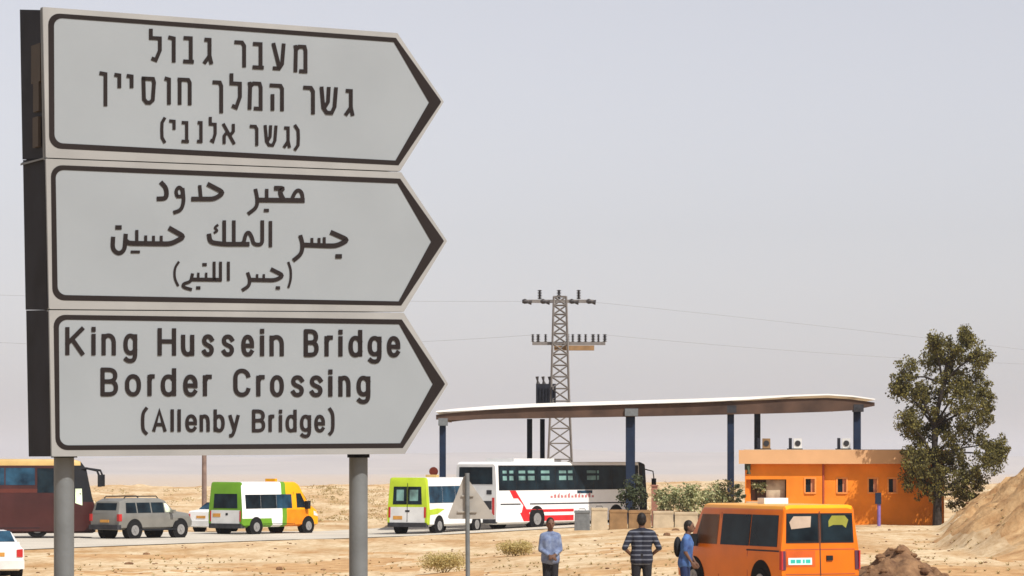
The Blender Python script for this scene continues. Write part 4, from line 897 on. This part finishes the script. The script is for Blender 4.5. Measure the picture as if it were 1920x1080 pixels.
shrub('potted_plant', 1424, 912, 12, 13, 143.2, M['oleander'], 'leafy green plant in the kiosk opening of the orange building', 'plant', n_=300)
shrub('dry_bush', 965, 1027, 34, 8, 108, M['drygreen'], 'yellow green desert bush left of the man in the light blue shirt', 'bush', 'desert bushes on the sand', 3600, .055)
shrub('dry_bush', 832, 1052, 46, 10, 97, M['drygreen'], 'widest dry bush, to the left of the triangular sign pole', 'bush', 'desert bushes on the sand', 4200, .055)
# small tufts of dry grass scattered over the sand
mb = MB()
for k in range(1900):
    Y = random.uniform(80, 117) if k < 1300 else random.uniform(168, 262); px = random.uniform(-60, 1980); X = PX(px, Y)
    if noi(X, Y, 0, .22) < -.05: continue
    z0 = zg(X, Y); q = random.uniform(.03, .13)
    for j in range(9):
        a = random.uniform(0, 6.28); t = Vector((math.cos(a) * q * .8, math.sin(a) * q * 1.3, q * random.uniform(.3, .9))); b = Vector((X, Y, z0)); w_ = Vector((-math.sin(a), math.cos(a), 0)) * .02
        mb.add([b - w_, b + w_, b + t], [[0, 1, 2]])
tag(mb.build('dry_grass', M['dry']), 'thin dry grass tufts scattered over the pale sand', 'grass', kind='stuff')
mb = MB()
for k in range(420):
    Y = random.uniform(79, 135); px = random.uniform(-60, 1990); X = PX(px, Y)
    if in_road(X, Y) > 0: continue
    if noi(X + 50, Y, 0, .15) < -.1 and px < 1600: continue
    r = random.uniform(.015, .05) * (2.6 if random.random() < .10 else 1)
    mb.ball((X, Y, zg(X, Y) + r * .2), (r * random.uniform(.8, 1.5), r, r * random.uniform(.5, .8)), 6, 4)
tag(mb.build('gravel', M['earth']), 'small brown stones strewn over the sandy ground', 'gravel', kind='stuff')
# low scrub beyond the road
mb = MB()
for k in range(260):
    Y = random.uniform(178, 250); px = random.choice([random.uniform(590, 730), random.uniform(150, 720), random.uniform(1220, 1400)]); X = PX(px, Y); q = random.uniform(.12, .32)
    leaves(mb, (X, Y, zg(X, Y) + q * .5), (q * 1.6, q, q * .6), 26, .1, -.6)
tag(mb.build('desert_scrub', M['dry']), 'low dry scrub covering the bank beyond the road', 'scrub', kind='stuff')
# dark earth heap in front
Yh = 72.; cx_ = PX(1684, Yh); mb = MB(); N1, N2 = 60, 40; vs = []; zq = zg(cx_, Yh)
for j in range(N2 + 1):
    for i in range(N1):
        a = 2 * math.pi * i / N1; r = 1.75 * j / N2; x, y = math.cos(a) * r * 1.0, math.sin(a) * r * 1.3
        k = smooth(1 - j / N2); hh = (1.02 * (1 - r / 1.75) ** 1.25) + .20 * fbm(x + 5, y, 2.4, 4) * min(1, (1 - j / N2) * 3) - .04
        vs.append((x, y, hh if j < N2 else -.15))
fs = [[j * N1 + i, j * N1 + (i + 1) % N1, (j + 1) * N1 + (i + 1) % N1, (j + 1) * N1 + i] for j in range(N2) for i in range(N1)]
mb.add(vs, fs); hp = mb.build('earth_heap', M['earth'], angle=60, loc=(cx_, Yh, zq)); tag(hp, 'small dark brown heap of loose earth right of the orange van', 'heap')
for k in range(46):
    a = random.uniform(0, 6.28); r = random.uniform(.1, 1.5); x, y = math.cos(a) * r, math.sin(a) * r * 1.2
    q = random.uniform(.04, .10)
    if k == 0: cb = MB()
    cb.ball((x, y, 1.02 * (1 - r / 1.75) ** 1.25 + .02), (q * 1.3, q, q * .8), 6, 4)
cb.build('clods', M['earth'], hp)['kind'] = 'stuff'

# ------------------------------------------------------------------ people
def capsule(mb, a, ra, b, rb, n=10):
    a, b = Vector(a), Vector(b); d = (b - a); L_ = d.length; d = d / L_
    u = d.cross(Vector((0.13, .99, .05))); 
    if u.length < .1: u = d.cross(Vector((1, 0, 0)))
    u.normalize(); v_ = d.cross(u); rings = []
    for k in range(1, 5): t = R(-90 + 22.5 * k); rings.append((a + d * ra * math.sin(t), ra * math.cos(t)))
    for k in range(0, 4): t = R(22.5 * k); rings.append((b + d * rb * math.sin(t), rb * math.cos(t)))
    mb.loft([[c + (u * math.cos(2 * math.pi * i / n) + v_ * math.sin(2 * math.pi * i / n)) * r for i in range(n)] for c, r in rings])
def remesh(o, vox, sm=4):
    m1 = o.modifiers.new('union', 'REMESH'); m1.mode = 'VOXEL'; m1.voxel_size = vox; m1.use_smooth_shade = True
    m2 = o.modifiers.new('soft', 'SMOOTH'); m2.iterations = sm; m2.factor = .5
def hand(mb, w_, d, pal):
    """palm from wrist w_ along d, palm normal pal, five curled fingers"""
    d = Vector(d).normalized(); pal = Vector(pal).normalized(); s_ = d.cross(pal).normalized()
    for k in (-1, -.3, .3, 1): capsule(mb, w_, .022, w_ + d * .085 + s_ * k * .030, .014, 8)
    for k, l in ((-1, .060), (-.33, .075), (.33, .080), (1, .070)):
        a = w_ + d * .09 + s_ * k * .030; b = a + d * l * .5 + pal * l * .15; c = b + d * l * .3 + pal * l * .45
        capsule(mb, a, .0095, b, .009, 7); capsule(mb, b, .009, c, .008, 7)
    a = w_ + d * .03 + s_ * .03; b = a + d * .035 + s_ * .03 + pal * .01; capsule(mb, a, .013, b, .011, 7); capsule(mb, b, .011, b + d * .03 + pal * .012, .009, 7)
def person(px, Y, hgt, rz, lab, arms, shirt, trousers, z=None, lean=0., hem=.90, longhair=False, sleeve=.55, extra=None, width=1.0):
    X = PX(px, Y); rt = thing('person', (X, Y, zg(X, Y) if z is None else z), rz, lab, 'person', 'people by the orange van'); k = hgt / 1.75
    S = lambda x, y, z: Vector((x * k * width, y * k + lean * max(0, z - .9) * k, z * k))
    body = MB(); sh = MB(); tr_ = MB()
    hd = S(0, -.005, 1.62)   # faces -y
    body.ball(hd, (.078 * k, .098 * k, .12 * k), 14, 10); body.ball(hd + Vector((0, -.03, -.055)) * k, (.058 * k, .07 * k, .06 * k), 12, 8)
    capsule(body, hd + Vector((0, -.098, .0)) * k, .012 * k, hd + Vector((0, -.112, -.028)) * k, .016 * k, 8)
    for s_ in (-1, 1):
        body.ball(hd + Vector((s_ * .082, .01, -.01)) * k, (.012 * k, .02 * k, .032 * k), 8, 6); body.ball(hd + Vector((s_ * .035, -.078, .026)) * k, (.026 * k, .018 * k, .009 * k), 8, 5)
    body.ball(hd + Vector((0, -.088, -.06)) * k, (.026 * k, .012 * k, .008 * k), 8, 5)
    capsule(body, S(0, .02, 1.40), .06 * k, S(0, .0, 1.55), .054 * k)
    tors = [((0, 0, .95), .13), ((0, -.01, 1.08), .125), ((0, -.01, 1.22), .135)]
    for T, add in ((body, -.012), (sh, .016)):
        for s_ in (-1, 1):
            capsule(T, S(s_ * .065, 0, .96), (.115 + add) * k, S(s_ * .06, -.005, 1.12), (.105 + add) * k); capsule(T, S(s_ * .06, -.005, 1.12), (.105 + add) * k, S(s_ * .085, 0, 1.28), (.108 + add) * k)
            capsule(T, S(s_ * .03, .01, 1.40), (.062 + add) * k, S(s_ * .165, .01, 1.375), (.058 + add) * k); capsule(T, S(s_ * .085, 0, 1.26), (.108 + add) * k, S(s_ * .11, .01, 1.345), (.082 + add) * k)
    for s_ in (-1, 1): capsule(sh, S(s_ * .07, 0, hem), .137 * k, S(s_ * .07, 0, 1.0), .132 * k)
    capsule(sh, S(0, .02, 1.42), .078 * k, S(0, .015, 1.445), .066 * k)
    for s_, (el, wr, dr, pl_) in zip((-1, 1), arms):
        shd, el, wr = S(s_ * .185, .01, 1.37), S(*el), S(*wr)
        capsule(body, shd, .05 * k, el, .038 * k); capsule(body, el, .038 * k, wr, .026 * k); hand(body, wr, dr, pl_)
        e2 = shd.lerp(el, min(1, sleeve * 1.35)); capsule(sh, shd, .066 * k, e2, .055 * k)
        if sleeve > .75: capsule(sh, el, .054 * k, el.lerp(wr, .85), .04 * k)
    for s_ in (-1, 1):
        hip, kn, an = S(s_ * .09, 0, .92), S(s_ * .10, -.015, .50), S(s_ * .105, .03, .09)
        for T, add in ((body, 0), (tr_, .016)):
            capsule(T, hip, (.088 + add) * k, kn, (.056 + add) * k); capsule(T, kn, (.056 + add) * k, an, (.038 + add * 1.6) * k)
        capsule(body, an, .036 * k, S(s_ * .115, -.13, .035), .03 * k)
    capsule(tr_, S(-.05, 0, .97), .125 * k, S(.05, 0, .97), .125 * k)
    ob = body.build('body', M['skin'], rt); remesh(ob, .008, 3)
    ob = sh.build('shirt', shirt, rt); remesh(ob, .014, 4)
    ob = tr_.build('trousers', trousers, rt); remesh(ob, .014, 4)
    for s_ in (-1, 1):
        m1 = MB(); capsule(m1, S(s_ * .105, .055, .045), .045 * k, S(s_ * .118, -.15, .035), .042 * k); m1.box(*sorted((S(s_ * .07, 0, 0).x, S(s_ * .155, 0, 0).x)), -.18 * k, .1 * k, 0, .025); o2 = m1.build('shoe', M['plastic'], rt); remesh(o2, .012, 2)
        m1 = MB(); m1.ball(hd + Vector((s_ * .031, -.089, .008)) * k, (.011 * k, .008 * k, .007 * k), 8, 6); m1.build('eye', M['hair'], rt)
    hr = MB(); hr.ball(hd + Vector((0, .018, .028)) * k, (.086 * k, .098 * k, .108 * k), 14, 10); hr.ball(hd + Vector((0, .045, -.02)) * k, (.08 * k, .07 * k, .085 * k), 12, 8)
    if longhair: capsule(hr, hd + Vector((0, .06, -.02)) * k, .07 * k, hd + Vector((0, .08, -.16)) * k, .05 * k)
    o2 = hr.build('hair', M['hair'], rt); remesh(o2, .01, 2)
    if extra: extra(rt, S)
    return rt
def cloth(name, c, c2=None, sc_=8): return mat(name, c, .85, 0, .15, sc_, .15, 50, col2=c2)
def stripes():
    m = mat('striped_cotton', (.02, .022, .035), .85); n = m.node_tree; b = n.nodes['Principled BSDF']
    tc = n.nodes.new('ShaderNodeTexCoord'); sp = n.nodes.new('ShaderNodeSeparateXYZ'); mu = n.nodes.new('ShaderNodeMath'); mu.operation = 'MULTIPLY'; mu.inputs[1].default_value = 1 / .088
    fr = n.nodes.new('ShaderNodeMath'); fr.operation = 'FRACT'; gt = n.nodes.new('ShaderNodeMath'); gt.operation = 'GREATER_THAN'; gt.inputs[1].default_value = .70
    mx = n.nodes.new('ShaderNodeMix'); mx.data_type = 'RGBA'; mx.inputs[6].default_value = (.016, .018, .03, 1); mx.inputs[7].default_value = (.11, .12, .15, 1)
    n.links.new(tc.outputs['Object'], sp.inputs[0]); n.links.new(sp.outputs[2], mu.inputs[0]); n.links.new(mu.outputs[0], fr.inputs[0]); n.links.new(fr.outputs[0], gt.inputs[0]); n.links.new(gt.outputs[0], mx.inputs[0]); n.links.new(mx.outputs[2], b.inputs['Base Color']); return m
black_tr = cloth('black_trousers', (.018, .018, .022))
# light blue shirt, facing the camera, hands joined in front
person(1032, 63.5, 1.72, R(10), 'man in a light blue shirt and black trousers standing alone on the sand',
       [((-.24, .0, 1.10), (-.06, -.2, .98), (.8, -.3, -.4), (0, .6, -.6)), ((.24, .0, 1.10), (.07, -.21, 1.0), (-.8, -.3, -.4), (0, .6, -.6))], cloth('light_blue_cotton', (.22, .27, .38), (.09, .12, .22)), black_tr, sleeve=.9, z=.0, width=.84)
person(1203, 60.5, 1.84, R(182), 'broad man in a dark striped shirt seen from behind with hands on hips',
       [((-.30, .08, 1.11), (-.17, -.05, .98), (.6, -.7, -.2), (.5, .5, -.3)), ((.30, .08, 1.11), (.17, -.05, .98), (-.6, -.7, -.2), (-.5, .5, -.3))], stripes(), black_tr, sleeve=.72, z=.02, width=1.04)
def bag(rt, S):
    m1 = MB(); m1.ball(S(.0, .18, 1.22), (.13, .08, .2), 12, 8); o2 = m1.build('backpack', M['plastic'], rt)
person(1284, 61.5, 1.70, R(78), 'person in a blue top and jeans leaning to the orange van front door',
       [((-.22, -.02, 1.12), (-.20, -.16, .93), (0, -.5, -.8), (1, 0, 0)), ((.22, -.02, 1.12), (.20, -.16, .93), (0, -.5, -.8), (-1, 0, 0))], cloth('blue_cotton', (.035, .06, .17), (.09, .20, .46), 5), cloth('blue_denim', (.018, .03, .085)), z=.0, lean=-.12, sleeve=.6, extra=bag)

# ------------------------------------------------------------------ haze
mb = MB(); mb.box(-26000, 26000, -2500, 27000, -80, 150); hz = mb.build('haze', None); tag(hz, 'pale dust haze hanging over the desert valley', 'haze', kind='stuff')
m = bpy.data.materials.new('haze_air'); m.use_nodes = True; n = m.node_tree; n.nodes.remove(n.nodes['Principled BSDF'])
pvn = n.nodes.new('ShaderNodeVolumePrincipled'); pvn.inputs['Color'].default_value = (.76, .82, .95, 1); pvn.inputs['Density'].default_value = 1.1e-4; pvn.inputs['Anisotropy'].default_value = .2
n.links.new(pvn.outputs[0], n.nodes['Material Output'].inputs['Volume']); hz.data.materials.clear(); hz.data.materials.append(m)
